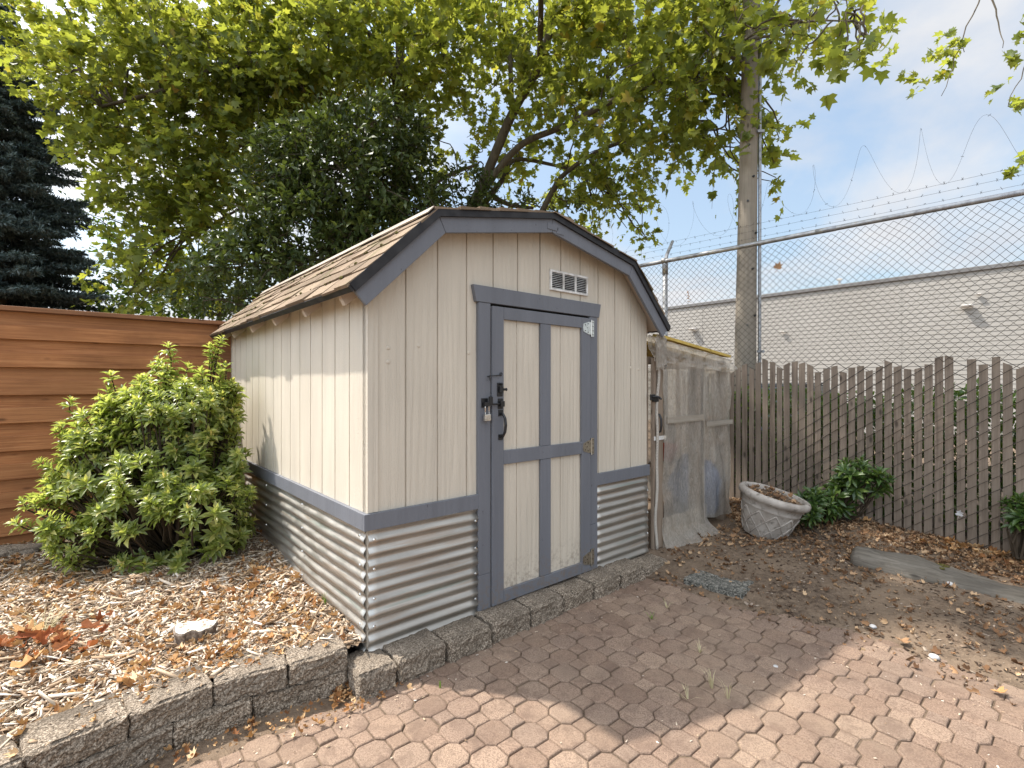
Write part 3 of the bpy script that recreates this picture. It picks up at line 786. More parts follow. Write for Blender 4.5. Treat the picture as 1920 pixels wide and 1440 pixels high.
mb.tube([(.848 + .009 * math.cos(t), -.043, 1.530 + .009 * math.sin(t)) for t in np.linspace(0, 6.28, 12)], .0025, 6); mb.tube([(.758, -.026, 1.515), (.758, -.040, 1.515)], .004, 6)
mb.tube([(.762, -.04, 1.517), (.762, -.04, 1.490)], .0022, 6)
mb.build("hook_and_eye", M["black"], door)
mb = MB(); mb.box(.820, .862, Y - .006, Y, 1.395, 1.478); mb.box(.828, .856, Y - .022, Y - .0065, 1.418, 1.455); mb.tube([(.85, Y - .018, 1.437), (.875, Y - .018, 1.437), (.882, Y - .018, 1.437)], [.008, .008, .011], 8)
mb.tube([(.84, Y - .006, 1.47), (.84, Y - .03, 1.468)], .006, 6); mb.build("latch", M["black"], door, bevel=.0015)
mb = MB(); mb.box(.826, .864, Y - .005, Y, 1.318, 1.382); mb.box(.832, .862, Y - .026, Y - .0055, 1.332, 1.366); mb.tube([(.735, -.050, 1.349), (.84, -.050, 1.349)], .0055, 8)
mb.build("bolt", M["black"], door, bevel=.0015)
mb = MB(); mb.box(.708, .756, -.0315, -.0265, 1.330, 1.385); mb.box(.716, .748, -.058, -.032, 1.336, 1.362); mb.box(.745, .772, -.06, -.05, 1.345, 1.395, None); mb.build("hasp", M["black"], fr, bevel=.0015)
mb = MB(); mb.box(.830, .866, Y - .004, Y, 1.275, 1.312); mb.box(.830, .866, Y - .004, Y, 1.128, 1.162)
mb.tube([(.848, Y - .004, 1.29), (.849, Y - .025, 1.285), (.850, Y - .042, 1.262), (.851, Y - .047, 1.222), (.850, Y - .042, 1.18), (.849, Y - .022, 1.15), (.848, Y - .003, 1.146)], [.007, .008, .009, .0095, .009, .008, .007], 10)
mb.build("handle", M["black"], door, bevel=.001)
# padlock hangs in the hasp
pl = tag(empty("padlock", (*uv(.735, -.05), 1.25), SHED_ROT), "small steel padlock hanging from the black hasp left of the shed door", "padlock")
mb = MB().box(-.0215, .0215, -.011, .011, 0, .040); mb.build("lock_body", M["zinc"], pl, bevel=.003)
mb = MB(); mb.tube([(-.014, 0, .0402), (-.014, 0, .085), (-.010, 0, .096), (0, 0, .101), (.010, 0, .096), (.014, 0, .085), (.014, 0, .0402)], .0036, 8); mb.build("shackle", M["chrome"], pl, smooth=True)
mb = MB().box(-.0225, .0225, -.0118, .0118, .010, .0135); mb.build("band", M["zinc_old"], pl)

# ------------------------------------------------------------------ plastic-covered lean-to beside the shed
lt = tag(empty("lean_to", (*uv(2.46, 0), .1), SHED_ROT), "small lean-to wrapped in cloudy plastic sheeting between the shed and the slatted fence", "lean-to")
def lt_(mb, name, mat, parent=None, **k):
    """vertices are given in shed axes (u, v, world z)"""
    mb.v = [(x - 2.46, y, z - .1) for x, y, z in mb.v]
    return mb.build(name, mat, parent or lt, **k)
DEPTH = 1.7
roofz = lambda u: 1.83 - (u - 2.46) * .105
for u, v, h in ((2.466, .03, 1.70), (3.29, .03, 1.64), (3.83, .03, 1.62), (3.83, DEPTH, 1.62), (2.466, DEPTH, 1.7)):
    lt_(MB().box(u, u + .042, v, v + .085, .04, h), "post", M["old_timber"], bevel=.003)
lt_(MB().box(2.47, 3.87, .031, .07, 1.6405, 1.70), "crossbar", M["old_timber"]); lt_(MB().box(3.34, 3.83, .035, .07, 1.10, 1.165), "crossbar", M["old_timber"], bevel=.003)
lt_(MB().box(3.34, 3.83, .035, .07, .86, .93), "crossbar", M["old_timber"], bevel=.003)
lt_(MB().box(3.33, 3.86, .5, .62, .62, .66), "shelf", M["old_timber"]); 
def sheet(name, u0, u1, z0f, z1f, voff, mat, nu=40, nz=60, amp=.02, seed=0, flare=0., parent=None):
    vs = []
    for k in range(nz + 1):
        for i in range(nu + 1):
            a = i / nu; b = k / nz; u = u0 + (u1 - u0) * a
            z = z0f(u) + (z1f(u) - z0f(u)) * b
            w = amp * (mnoise.fractal(Vector((u * 2.6 + seed, z * 1.3, seed * 2.)), .8, 2.1, 4))
            w += amp * .35 * math.sin((u * 22 + z * 9 + 3 * mnoise.noise(Vector((u * 3, z * 2, seed)))))
            fl = flare * max(0, 1 - (z - z0f(u)) / .16) ** 2
            vs.append((u + fl * .25 * a, voff + w - fl * (.4 + .9 * a), z))
    fs = [(k * (nu + 1) + i, k * (nu + 1) + i + 1, (k + 1) * (nu + 1) + i + 1, (k + 1) * (nu + 1) + i) for k in range(nz) for i in range(nu)]
    return lt_(MB().add(vs, fs), name, mat, parent, smooth=True)
sheet("plastic_side", 3.285, 3.885, lambda u: .20 - (u - 3.3) * .05, lambda u: roofz(u) - .01, .0, M["plastic"], amp=.034, seed=3)
# far side and end sheet
vs = []
for k in range(31):
    for i in range(31):
        v = DEPTH * i / 30; z = .15 + (1.66 - .15) * k / 30
        vs.append((3.885 + .03 * mnoise.noise(Vector((v * 2, z * 2, 8))), v, z))
lt_(MB().add(vs, [(k * 31 + i, k * 31 + i + 1, (k + 1) * 31 + i + 1, (k + 1) * 31 + i) for k in range(30) for i in range(30)]), "plastic_end", M["plastic"], smooth=True)
# roof sheeting draped over yellow foam boards
lt_(MB().add([(2.47, .09, roofz(2.47) + .02), (3.86, .09, roofz(3.86) + .02), (3.86, DEPTH, roofz(3.86) + .06), (2.47, DEPTH, roofz(2.47) + .06),
              (2.47, .09, roofz(2.47) - .01), (3.86, .09, roofz(3.86) - .01), (3.86, DEPTH, roofz(3.86) + .03), (2.47, DEPTH, roofz(2.47) + .03)],
             [(0, 1, 2, 3), (7, 6, 5, 4), (0, 4, 5, 1), (1, 5, 6, 2), (2, 6, 7, 3), (3, 7, 4, 0)]), "roof_board", M["foam"])
vs = []; nu, nv = 60, 40
for j in range(nv + 1):
    for i in range(nu + 1):
        u = 2.452 + 1.45 * i / nu; s = j / nv
        n_ = mnoise.fractal(Vector((u * 2.2, s * 3, 5.)), .8, 2.1, 4)
        if s < .45:   # front valance hanging down
            t = s / .45; z = 1.655 - (u - 2.46) * .055 + (roofz(u) + .035 - 1.655 + (u - 2.46) * .055) * t; v = -.045 + .03 * t + .05 * n_ * (1 - t * .6) + .012 * math.sin(u * 26 + 4 * n_)
        else:
            t = (s - .45) / .55; v = -.012 + .55 * t; z = roofz(u) + .037 + .03 * t + .012 * n_
        vs.append((u, v, z))
lt_(MB().add(vs, [(j * (nu + 1) + i, j * (nu + 1) + i + 1, (j + 1) * (nu + 1) + i + 1, (j + 1) * (nu + 1) + i) for j in range(nv) for i in range(nu)]), "roof_sheet", M["plastic"], smooth=True)
vs = []
for k in range(21):
    for i in range(13):
        u = 2.447 + .16 * i / 12 + .02 * k / 20; z = 1.855 - .25 * k / 20 - .03 * math.sin(i * 1.2)
        vs.append((u, -.075 - .02 * math.sin(i * 1.9 + k * .1) - .01 * mnoise.noise(Vector((i * .3, k * .3, 2))), z))
lt_(MB().add(vs, [(k * 13 + i, k * 13 + i + 1, (k + 1) * 13 + i + 1, (k + 1) * 13 + i) for k in range(20) for i in range(12)]), "loose_flap", M["bubble"], smooth=True)
for a_, b_ in ((2.60, 3.10), (3.06, 3.45), (3.42, 3.84)):
    lt_(MB().add([(u, v, z) for u in (a_, b_) for v, z in ((-.035, roofz(u) + .048), (.05, roofz(u) + .058), (.05, roofz(u) + .082), (-.035, roofz(u) + .072))],
                 [(0, 1, 2, 3), (7, 6, 5, 4), (0, 4, 5, 1), (1, 5, 6, 2), (2, 6, 7, 3), (3, 7, 4, 0)]), "foam_strip", M["foam"])
# its door
ld = lt_(MB().box(2.515, 2.655, -.02, .012, .09, 1.688), "door", M["old_timber"], bevel=.003)
lt_(MB().box(3.235, 3.285, -.018, .012, .15, 1.655), "stile", M["old_timber"], ld); lt_(MB().box(2.656, 3.264, -.062, -.052, 1.135, 1.19), "rail", M["pale_rail"], ld)
lt_(MB().box(3.318, 3.334, -.02, .0, .2, 1.63), "panel_gap_shade", M["dark"])  # dark strip painted for the shaded gap between the two plastic panels
lt_(MB().box(3.345, 3.86, -.045, -.036, 1.07, 1.115), "crossbar", M["pale_rail"])
lt_(MB().box(2.656, 3.234, -.016, .010, 1.60, 1.655), "rail", M["old_timber"], ld); lt_(MB().box(2.656, 3.234, -.016, .010, .14, .20), "rail", M["old_timber"], ld)
sheet("plastic_panel", 2.63, 3.29, lambda u: .065 + .03 * (u - 2.6), lambda u: 1.67 - (u - 2.6) * .04, -.040, M["plastic"], amp=.022, seed=9, parent=ld)
sheet("plastic_skirt", 2.62, 3.36, lambda u: .075 + .015 * (u - 2.6), lambda u: .34, -.045, M["plastic"], nu=50, nz=24, amp=.02, seed=12, flare=.12, parent=ld)
sheet("edge_wrap", 3.265, 3.31, lambda u: .2, lambda u: 1.64, -.045, M["bubble"], nu=8, nz=60, amp=.008, seed=14, parent=ld)
mb = MB(); mb.tube([(2.556, -.02, 1.22), (2.558, -.045, 1.215), (2.56, -.06, 1.18), (2.56, -.062, 1.12), (2.56, -.055, 1.075), (2.556, -.02, 1.06)], [.008, .009, .01, .01, .009, .008], 8); lt_(mb, "handle", M["black"], ld)
mb = MB(); mb.box(2.44, 2.50, -.045, -.03, 1.335, 1.385); mb.box(2.485, 2.56, -.04, -.021, 1.322, 1.372); mb.tube([(2.45, -.05, 1.365), (2.56, -.05, 1.36)], .007, 6); mb.tube([(2.56, -.04, 1.35), (2.572, -.06, 1.345)], .008, 6); lt_(mb, "latch", M["black"], ld, bevel=.002)
lt_(MB().box(2.515, 2.68, -.026, -.0205, 1.0, 1.032).box(2.665, 2.68, -.034, -.0265, 1.0, 1.032), "hasp", M["white"], ld)
mb = MB(); mb.tube([(2.555 - .03 * k / 40 + .008 * math.sin(k * .35) + (.03 if k > 34 else 0) * 0, -.034 - .006 * math.sin(k * .5), 1.70 - 1.60 * k / 40) for k in range(41)], .012, 8); lt_(mb, "rope", M["rope"], ld, smooth=True)
# things stored inside
o = MB(); vs = []
bm = bmesh.new(); bmesh.ops.create_icosphere(bm, subdivisions=4, radius=1)
for v in bm.verts:
    n_ = mnoise.fractal(v.co * 1.8 + Vector((3, 3, 3)), .8, 2.1, 4); v.co = Vector((v.co.x * .26, v.co.y * .2, max(-.3, v.co.z * .33))) * (1 + .22 * n_)
mb = MB().add([v.co.copy() for v in bm.verts], [tuple(v.index for v in f.verts) for f in bm.faces]); bm.free()
o = mb.build("tarp_bundle", M["blue"], smooth=True); o.location = (*uv(3.72, .28), .42); tag(o, "blurred blue tarp bundle seen through the lean-to's plastic", "tarp")
mb = MB().lathe([(.0001, 0), (.09, 0), (.12, .14), (.13, .145), (.13, .17), (.118, .17), (.10, .03), (.0001, .025)], 28)
o = mb.build("flower_pot", M["red"], smooth=True); o.location = (*uv(3.62, .56), .662); tag(o, "blurred red pot on the shelf behind the lean-to's plastic", "pot")

# ------------------------------------------------------------------ cedar board fence on the left
cf = tag(empty("board_fence", (*uv(.05, 3.2), .15), SHED_ROT), "orange-brown cedar fence of horizontal boards behind the green shrub", "fence")
def cf_(mb, name, mat, **k):
    mb.v = [(x, y, z - .15) for x, y, z in mb.v]; return mb.build(name, mat, cf, **k)
mb = MB(); z = 2.045; k = 0; rnd = random.Random(2)
while z > .0:
    segs = [-6.0, -3.6 + .4 * (k % 2), -.12]
    for a, b in zip(segs[:-1], segs[1:]):
        mb.box(a + .001, b - .001, .010, .028, z - .118, z + .012 * (k > 0))
        mb.box(a + .001, b - .001, -.024 - rnd.uniform(0, .004), .0095, z - .219, z - .1 + rnd.uniform(-.003, .003))
    z -= .222; k += 1
cf_(mb, "board_panel", M["cedar"], bevel=.002)
cf_(MB().box(-6.0, .06, -.05, .10, 2.048, 2.085), "cap_rail", M["cedar_cap"], bevel=.004)
for u in (-.117, -2.5, -4.9): cf_(MB().box(u, u + .11, (-.032 if u > -1 else .03), .12, .0, 2.046), "post", M["cedar_cap"], bevel=.004)
# low concrete edging left of the shrub
o = rough_block("edging_stone", .9, .16, .16, 71); o.location = (-3.95, 3.62, .09); o.rotation_euler = (0, 0, R(14)); tag(o, "dark low edging stone on the bed left of the shrub", "edging stone")

# ------------------------------------------------------------------ chain link fence with wooden slats
FROT = math.atan2(FDY, FDX)
cl = tag(empty("chain_link_fence", (FENCE0[0], FENCE0[1], .05), FROT), "chain link fence woven with weathered grey wood slats, barbed wire on top", "fence")
# local axes: x along the fence (away), y towards the camera side is +y? rotate: y = (-sin, cos) -> (-.717,-.697) = towards the camera
def cl_(mb, name, mat, **k):
    mb.v = [(x, y, z - .05) for x, y, z in mb.v]; return mb.build(name, mat, cl, **k)
T0, T1, ZR = -1.6, 5.2, 3.02
def link_panel(px_, pz_, z0, z1, off):
    nw = int((T1 - T0) / px_); nseg = int((z1 - z0) / pz_)
    kk, jj = np.meshgrid(np.arange(nw), np.arange(nseg), indexing='ij'); kk = kk.ravel(); jj = jj.ravel()
    right = ((jj + kk) % 2 == 0)                  # this segment goes from one extreme of its spiral to the other while rising
    sag = lambda x, z: .010 * np.sin(x * 3.1 + z * 2.) + .006 * np.sin(x * 11 + z * 7)
    xa = T0 + kk * px_ + np.where(right, 0, px_); xb = T0 + kk * px_ + np.where(right, px_, 0)
    za, zb = z0 + jj * pz_, z0 + (jj + 1) * pz_
    # seen from the camera the fence's +x runs to the left, so lines that rise to the right fall along +x
    yo = np.where(right, -off, off)
    bow = .012 * np.sin(xa * 1.7 + za)
    return (np.stack([xa + sag(za, xa), yo + bow, za + sag(xa, za)], -1), np.stack([xb + sag(zb, xb), yo + bow, zb + sag(xb, zb)], -1))
def np_tubes(A, B, r, n=4):
    d = norm(B - A); ref = np.tile([0, 1., 0], (len(A), 1)); u = norm(np.cross(d, ref)); w = np.cross(d, u)
    ang = np.arange(n) * 2 * np.pi / n + .4
    ring = u[:, None] * np.cos(ang)[None, :, None] + w[:, None] * np.sin(ang)[None, :, None]
    V = np.concatenate([A[:, None] + ring * r, B[:, None] + ring * r], 1)
    F = np.array([(k, (k + 1) % n, n + (k + 1) % n, n + k) for k in range(n)])
    return V.reshape(-1, 3), (F[None] + (np.arange(len(A)) * 2 * n)[:, None, None]).reshape(-1, 4)
V, F = np_tubes(*link_panel(.0363, .0363, 1.68, ZR, .003), .0017); V[:, 2] -= .05
np_mesh("chain_link_mesh", V, F, M["wire"], cl)
V, F = np_tubes(*link_panel(.0725, .054, .0, 1.70, .0105), .0028); V[:, 2] -= .05
np_mesh("chain_link_mesh", V, F, M["wire"], cl)
mb = MB(); mb.tube([(T0, 0, ZR), (1.0, 0, ZR + .004), (2.1, 0, ZR), (T1, 0, ZR)], .0255, 14); mb.tube([(1.25, 0, ZR + .003), (1.43, 0, ZR + .003)], .0272, 14); cl_(mb, "top_rail", M["pipe"], smooth=True)
for t in (3.126, 5.1):
    mb = MB(); mb.tube([(t, -.03, -.2), (t, -.03, ZR - .05)], .031, 14); mb.tube([(t, -.03, ZR - .16), (t, -.03, ZR + .02), (t, -.035, ZR + .045)], [.036, .037, .022], 14)
    mb.tube([(t, 0.005, ZR - .01), (t, .005, ZR + .03)], .034, 10)
    o = cl_(mb, "post", M["pipe"], smooth=True)
    mb = MB(); mb.tube([(t, -.03, ZR - .02), (t, -.075, ZR + .10), (t, -.225, ZR + .30)], [.024, .021, .018], 8); mb.v = [(x, y, z - .05) for x, y, z in mb.v]; mb.build("barb_arm", M["pipe"], o)
rnd = random.Random(11)
for yo_, dz in ((-.075, .10), (-.145, .20), (-.22, .295)):
    mb = MB(); mb.tube([(T0, yo_, ZR + dz), (1, yo_, ZR + dz - .02), (3.1, yo_, ZR + dz), (T1, yo_, ZR + dz)], .0011, 4)
    t = T0 + rnd.random() * .1
    while t < T1:
        z = ZR + dz - .01
        for q in range(3):
            a = rnd.uniform(0, 6.28); e = Vector((.006, math.cos(a) * .014, math.sin(a) * .014)); mb.tube([Vector((t, yo_, z)) - e, Vector((t, yo_, z)) + e], .0013, 3)
        t += .125
    cl_(mb, "barbed_wire", M["wire"])
mb = MB(); pts = []
for i in range(420):
    a = i / 420 * (T1 - T0) / .44 * 2 * math.pi; t = T0 + i / 420 * (T1 - T0); rr = .24 + .03 * math.sin(t * 2.3)
    pts.append((t + .06 * math.sin(a * .5), -.22 + rr * math.cos(a + 1.1), ZR + .52 + .04 * math.sin(t * 1.9) + rr * math.sin(a + 1.1)))
mb.tube(pts, .0009, 4)
for i in range(0, 420, 9):
    p = Vector(pts[i]); e = Vector((rnd.uniform(-.012, .012), rnd.uniform(-.012, .012), rnd.uniform(-.012, .012))); mb.tube([p - e, p + e], .002, 3)
cl_(mb, "razor_coil", M["wire"])
# slats, each its own part
t = T0 + .0725 * 1.5; rnd = random.Random(21)
while t < 3.0:
    w = rnd.uniform(.052, .0595); top = 1.65 + rnd.uniform(-.06, .045) + .03 * math.sin(t * 4.3); bot = .0; lean = rnd.uniform(-.004, .004)
    nz = 14
    vs = []
    cut = rnd.uniform(-.02, .02)
    short = abs(t - .30) < .0362
    if short: top = 1.05
    for k in range(nz + 1):
        z = bot + (top - bot) * k / nz
        e0 = rnd.uniform(-.0016, .0016); e1 = rnd.uniform(-.0016, .0016); c = t + lean * k / nz
        zz = z + (cut if k == nz else 0)
        for x, y in ((c - w / 2 + e0, .004), (c + w / 2 + e1, .004), (c + w / 2 + e1, -.004), (c - w / 2 + e0, -.004)):
            vs.append((x, y, zz + (cut * .8 * (1 if x > c else -1) if k == nz else 0)))
    fs = [(k * 4 + q, k * 4 + (q + 1) % 4, k * 4 + 4 + (q + 1) % 4, k * 4 + 4 + q) for k in range(nz) for q in range(4)] + [(nz * 4, nz * 4 + 1, nz * 4 + 2, nz * 4 + 3)]
    cl_(MB().add(vs, fs), "slat", M["grey_slat"])
    if short:
        cl_(MB().box(t - .026, t + .026, .006, .0095, .86, 1.33), "slat", M["grey_slat"])
    t += .0725
# hanging bits in the mesh
def curl_leaf(name, loc, size, rot, mat, label, cat="leaf", group=None):
    vs = []; outl = [(0, 0), (.32, -.04), (.5, .2), (.3, .34), (.46, .66), (.16, .6), (0, 1), (-.16, .6), (-.46, .66), (-.3, .34), (-.5, .2), (-.32, -.04)]
    vs = [(x * size, y * size, size * (1.1 * x * x + .45 * (y - .4) ** 2 + .25 * x * y)) for x, y in outl] + [(0, .32 * size, 0)]
    vs += [(x, y, z + .0012) for x, y, z in vs]
    n = len(outl); m_ = n + 1
    fs = [(n, (i + 1) % n, i) for i in range(n)] + [(n + m_, i + m_, (i + 1) % n + m_) for i in range(n)] + [(i, (i + 1) % n, (i + 1) % n + m_, i + m_) for i in range(n)]
    mb = MB().add(vs, fs); mb.tube([(0, -.45 * size, .05 * size), (0, -.2 * size, .02 * size), (0, .05 * size, 0)], .0014, 4)
    o = mb.build(name, mat); o.location = loc; o.rotation_euler = rot
    return tag(o, label, cat, group)
def fpt(t, y, z): return (FENCE0[0] + FDX * t - .717 * y, FENCE0[1] + FDY * t - .697 * y, z)
curl_leaf("dead_leaf", fpt(1.79, .02, 2.70), .09, (R(80), R(20), R(-30)), M["brown_leaf"], "brown dead leaf caught high in the chain link mesh against the sky", "leaf")
curl_leaf("dead_leaf", fpt(.33, .03, .34), .055, (R(100), R(10), R(-40)), M["stone"], "pale dried leaf stuck on the slats near the fence bottom at right", "leaf")
mb = MB(); mb.tube([fpt(2.80 + .0 * k, .02 + .004 * (k % 3), 2.60 - .018 * k) if k % 2 else fpt(2.80 - .006 * k, .015, 2.60 - .018 * k) for k in range(9)], [.004, .008, .003, .008, .004, .007, .004, .006, .002], 5)
tag(mb.build("dead_twig", M["brown_leaf"]), "thin dead twig caught in the mesh between the post and the utility pole", "twig")

# ------------------------------------------------------------------ utility pole and the warehouse behind
up = tag(empty("utility_pole", (2.95, 6.35, 0)), "tall weathered wooden utility pole behind the chain link fence", "utility pole")
mb = MB(); mb.tube([(-.01, 0, -.1), (.0, 0, 2), (.05, 0, 5), (.10, 0, 9)], [.136, .124, .100, .078], 28); mb.build("pole", M["pole_wood"], up, smooth=True)
mb = MB(); mb.tube([(.137, -.085, .3), (.145, -.07, 2), (.157, -.055, 5), (.185, -.03, 8.6)], .019, 10); mb.build("conduit", M["pipe"], up, smooth=True)
for z in (1.86, 3.2, 4.6): MB().box(.10, .185, -.115, -.09, z, z + .03).build("strap", M["pipe"], up)
rnd = random.Random(4)
for z, a in ((4.05, .0), (3.35, .35), (4.45, -.5), (2.9, .0), (2.32, .3), (2.2, -.45), (3.75, -.55), (5.05, .4), (5.5, -.1)):
    r_ = .129 - .005 * z; mb = MB(); mb.tube([(math.sin(a) * r_ + .012 * z, -math.cos(a) * r_, z), (math.sin(a) * (r_ + .02) + .012 * z, -math.cos(a) * (r_ + .02), z)], [.016, .012], 7); mb.build("bolt", M["black"], up)

wh = tag(empty("warehouse", (10.03, 15.0, 0), math.atan2(.757, -.6534)), "long beige lap-sided warehouse beyond the fence", "building")
# local x along the wall (away to the left), +y towards the camera
mb = MB(); H = 4.36
for k in range(36):
    z0, z1 = H - .12 * (k + 1), H - .12 * k
    for a, b in ((-12, -7.2), (-7.2, -1.3), (-1.3, 4.6), (4.6, 10.5), (10.5, 17)):
        mb.add([(a + .006, .016, z0), (b - .006, .016, z0), (b - .006, .006, z1), (a + .006, .006, z1), (a + .006, .004, z0), (b - .006, .004, z0)], [(0, 3, 2, 1), (0, 1, 5, 4)])
mb.build("wall", M["siding"], wh)
mb = MB().box(-12, 17, -9, .002, -.2, 4.34); mb.build("shell", M["siding"], wh)
mb = MB().box(-12.1, 17.1, -.15, .06, 4.36, 4.47); mb.build("coping", M["coping"], wh, bevel=.01)
for x, z, s in ((-2.67, 3.47, .6), (4.94, 3.50, .62), (1.80, 3.16, .34), (-2.88, 3.75, .3)):
    mb = MB(); mb.prism([(0, -.05 * s), (.30 * s, -.035 * s), (.34 * s, .03 * s), (.02, .09 * s)], -.19 * s, .19 * s)
    mb.v = [(x + q[1], .03 + q[0], z + q[2]) for q in mb.v]; mb.build("wall_light", M["lamp"], wh, bevel=.006)
mb = MB(); mb.tube([(.31, -.3, 4.4), (.31, -.3, 4.72)], .03, 8); mb.box(.24, .38, -.36, -.24, 4.66, 4.70); mb.build("roof_vent", M["lamp"], wh)
# parked car glimpsed between the pole and the slats
ct = tag(empty("parked_car", (4.9, 9.6, 0), R(40)), "dark parked car glimpsed through the fence right of the pole", "car")
MB().prism([(-2.1, .3), (-2.15, .8), (-1.2, .98), (-.5, 1.0), (2.0, .98), (2.15, .7), (2.1, .3)], -.85, .85).build("body", M["car"], ct, bevel=.06)
MB().prism([(-1.25, .985), (-.55, 1.42), (.9, 1.46), (1.7, 1.005)], -.74, .74).build("cabin", M["glass"], ct, bevel=.05)
MB().prism([(-.52, 1.43), (.88, 1.472), (.8, 1.50), (-.45, 1.47)], -.70, .70).build("roof", M["car"], ct, bevel=.015)
for x in (-1.35, 1.35):
    for y in (-.80, .80):
        mb = MB(); mb.lathe([(.0001, -.1), (.33, -.1), (.34, -.06), (.34, .06), (.33, .1), (.0001, .1)], 24); mb.v = [(x + a, y + c, .32 + b) for a, b, c in mb.v]; mb.build("wheel", M["black"], ct, smooth=True)

# ------------------------------------------------------------------ planter pot, log, slab, stump and small debris
pt = tag(empty("planter_pot", (2.30, 4.62, .085)), "grey-beige planter pot with lattice relief, tilted, holding dead leaves", "planter")
pt.rotation_euler = (R(9), R(12), R(10))
prof = [(.0001, .0), (.165, .0), (.172, .012), (.20, .10), (.232, .20), (.244, .262), (.250, .268), (.252, .278), (.247, .286), (.262, .325), (.272, .333), (.292, .345), (.303, .365), (.303, .385), (.292, .402), (.27, .408), (.252, .40), (.246, .38), (.240, .345)]
n = 96; vs = []
for (r_, z) in prof:
    for k in range(n):
        a = 2 * math.pi * k / n
        rr = r_ * (1 + .012 * math.sin(a * 2 + 1)) + (.004 * mnoise.fractal(Vector((math.cos(a) * 6, math.sin(a) * 6, z * 20)), .8, 2, 3) if r_ > .1 else 0)
        if .288 < z < .33 and r_ > .24: rr += .008 * max(0, math.sin(a * 13) * math.sin(z * 150 + a * 5)) 
        vs.append((rr * math.cos(a), rr * math.sin(a), z))
m_ = len(prof)
mb = MB().add(vs, [(i * n + k, i * n + (k + 1) % n, (i + 1) * n + (k + 1) % n, (i + 1) * n + k) for i in range(m_ - 1) for k in range(n)])
mb.build("bowl", M["pot"], pt, smooth=True)
mb = MB()
for s in (1, -1):
    for k in range(11):
        a0 = 2 * math.pi * k / 11; pts = []
        for q in range(13):
            f = q / 12; z = .018 + .235 * f; r_ = np.interp(z, [.012, .10, .20, .262], [.172, .20, .232, .244]) + .002; a = a0 + s * f * .86
            pts.append((r_ * math.cos(a), r_ * math.sin(a), z))
        mb.tube(pts, .0065, 6)
mb.build("lattice_relief", M["pot"], pt, smooth=True)
mb = MB(); vs = [(0, 0, .375)]
for q in range(1, 7):
    for k in range(40):
        a = 2 * math.pi * k / 40; r_ = .243 * q / 6; vs.append((r_ * math.cos(a), r_ * math.sin(a), .370 + .02 * mnoise.noise(Vector((r_ * 14 * math.cos(a), r_ * 14 * math.sin(a), 3)))))
fs = [(0, 1 + k, 1 + (k + 1) % 40) for k in range(40)] + [(1 + q * 40 + k, 1 + (q + 1) * 40 + k, 1 + (q + 1) * 40 + (k + 1) % 40, 1 + q * 40 + (k + 1) % 40) for q in range(5) for k in range(40)]
mb.add(vs, fs).build("potting_soil", M["soil"], pt, smooth=True)

# half-buried log
L0, L1 = Vector((2.80, 4.10, .055)), Vector((3.62, 3.20, .0))
mb = MB(); ax = (L1 - L0).normalized(); side = Vector((-ax.y, ax.x, 0)); vs = []
for i in range(41):
    f = i / 40; c = L0.lerp(L1, f)
    for k in range(24):
        a = 2 * math.pi * k / 24; r_ = (.175 + .025 * math.sin(f * 5 + 1) - .03 * (i == 0)) * (1 - .25 * max(0, f - .75) * 3) * (1 if i > 0 else .93)
        nn = mnoise.fractal(Vector((f * 3, math.cos(a) * 1.5, math.sin(a) * 1.5)), .8, 2.1, 4) * .038 + .020 * mnoise.noise(Vector((f * 5, math.cos(a) * 7, math.sin(a) * 7)))
        vs.append(c + side * ((r_ + nn) * math.cos(a)) + Vector((0, 0, (r_ * .5 + nn) * math.sin(a))) + ax * (.02 * mnoise.noise(Vector((math.cos(a) * 3, math.sin(a) * 3, 1))) if i in (0, 40) else 0))
mb.add(vs, [(i * 24 + k, i * 24 + (k + 1) % 24, (i + 1) * 24 + (k + 1) % 24, (i + 1) * 24 + k) for i in range(40) for k in range(24)] + [tuple(range(23, -1, -1)), tuple(range(40 * 24, 41 * 24))])
ML = M["log_wood"]
lg = empty("log", (3.2, 3.67, 0.03), math.atan2(ax.y, ax.x)); 
inv = Matrix.Rotation(-lg.rotation_euler.z, 4, 'Z') @ Matrix.Translation(-Vector(lg.location)); mb.v = [tuple(inv @ Vector(p)) for p in mb.v]
o = mb.build("trunk", ML, lg, smooth=True); tag(lg, "weathered grey log half buried in the dirt before the slatted fence", "log")
mb = MB()
for k in range(160):
    a = rng.uniform(-.36, -.02); b = rng.normal(.02, .035)
    r_ = rng.uniform(.004, .011); bm = bmesh.new(); bmesh.ops.create_icosphere(bm, subdivisions=1, radius=r_)
    mb.add([(a + v.co.x * 1.8, b + v.co.y * 1.8, .078 + v.co.z * .6 + .01 * math.cos(b * 9)) for v in bm.verts], [tuple(v.index for v in f.verts) for f in bm.faces]); bm.free()
tag(mb.build("moss", M["moss"], lg), kind="stuff")

sl_ = rough_block("stepping_stone", .43, .42, .06, 88, front=.006); sl_.location = (1.70, 3.52, float(gz(1.75, 3.7)) - .068); sl_.rotation_euler = (R(-2.5), R(1), R(42)); sl_.data.materials[0] = M["slab"]
tag(sl_, "square exposed-aggregate stepping stone sunk in the dirt near the patio corner", "stepping stone")
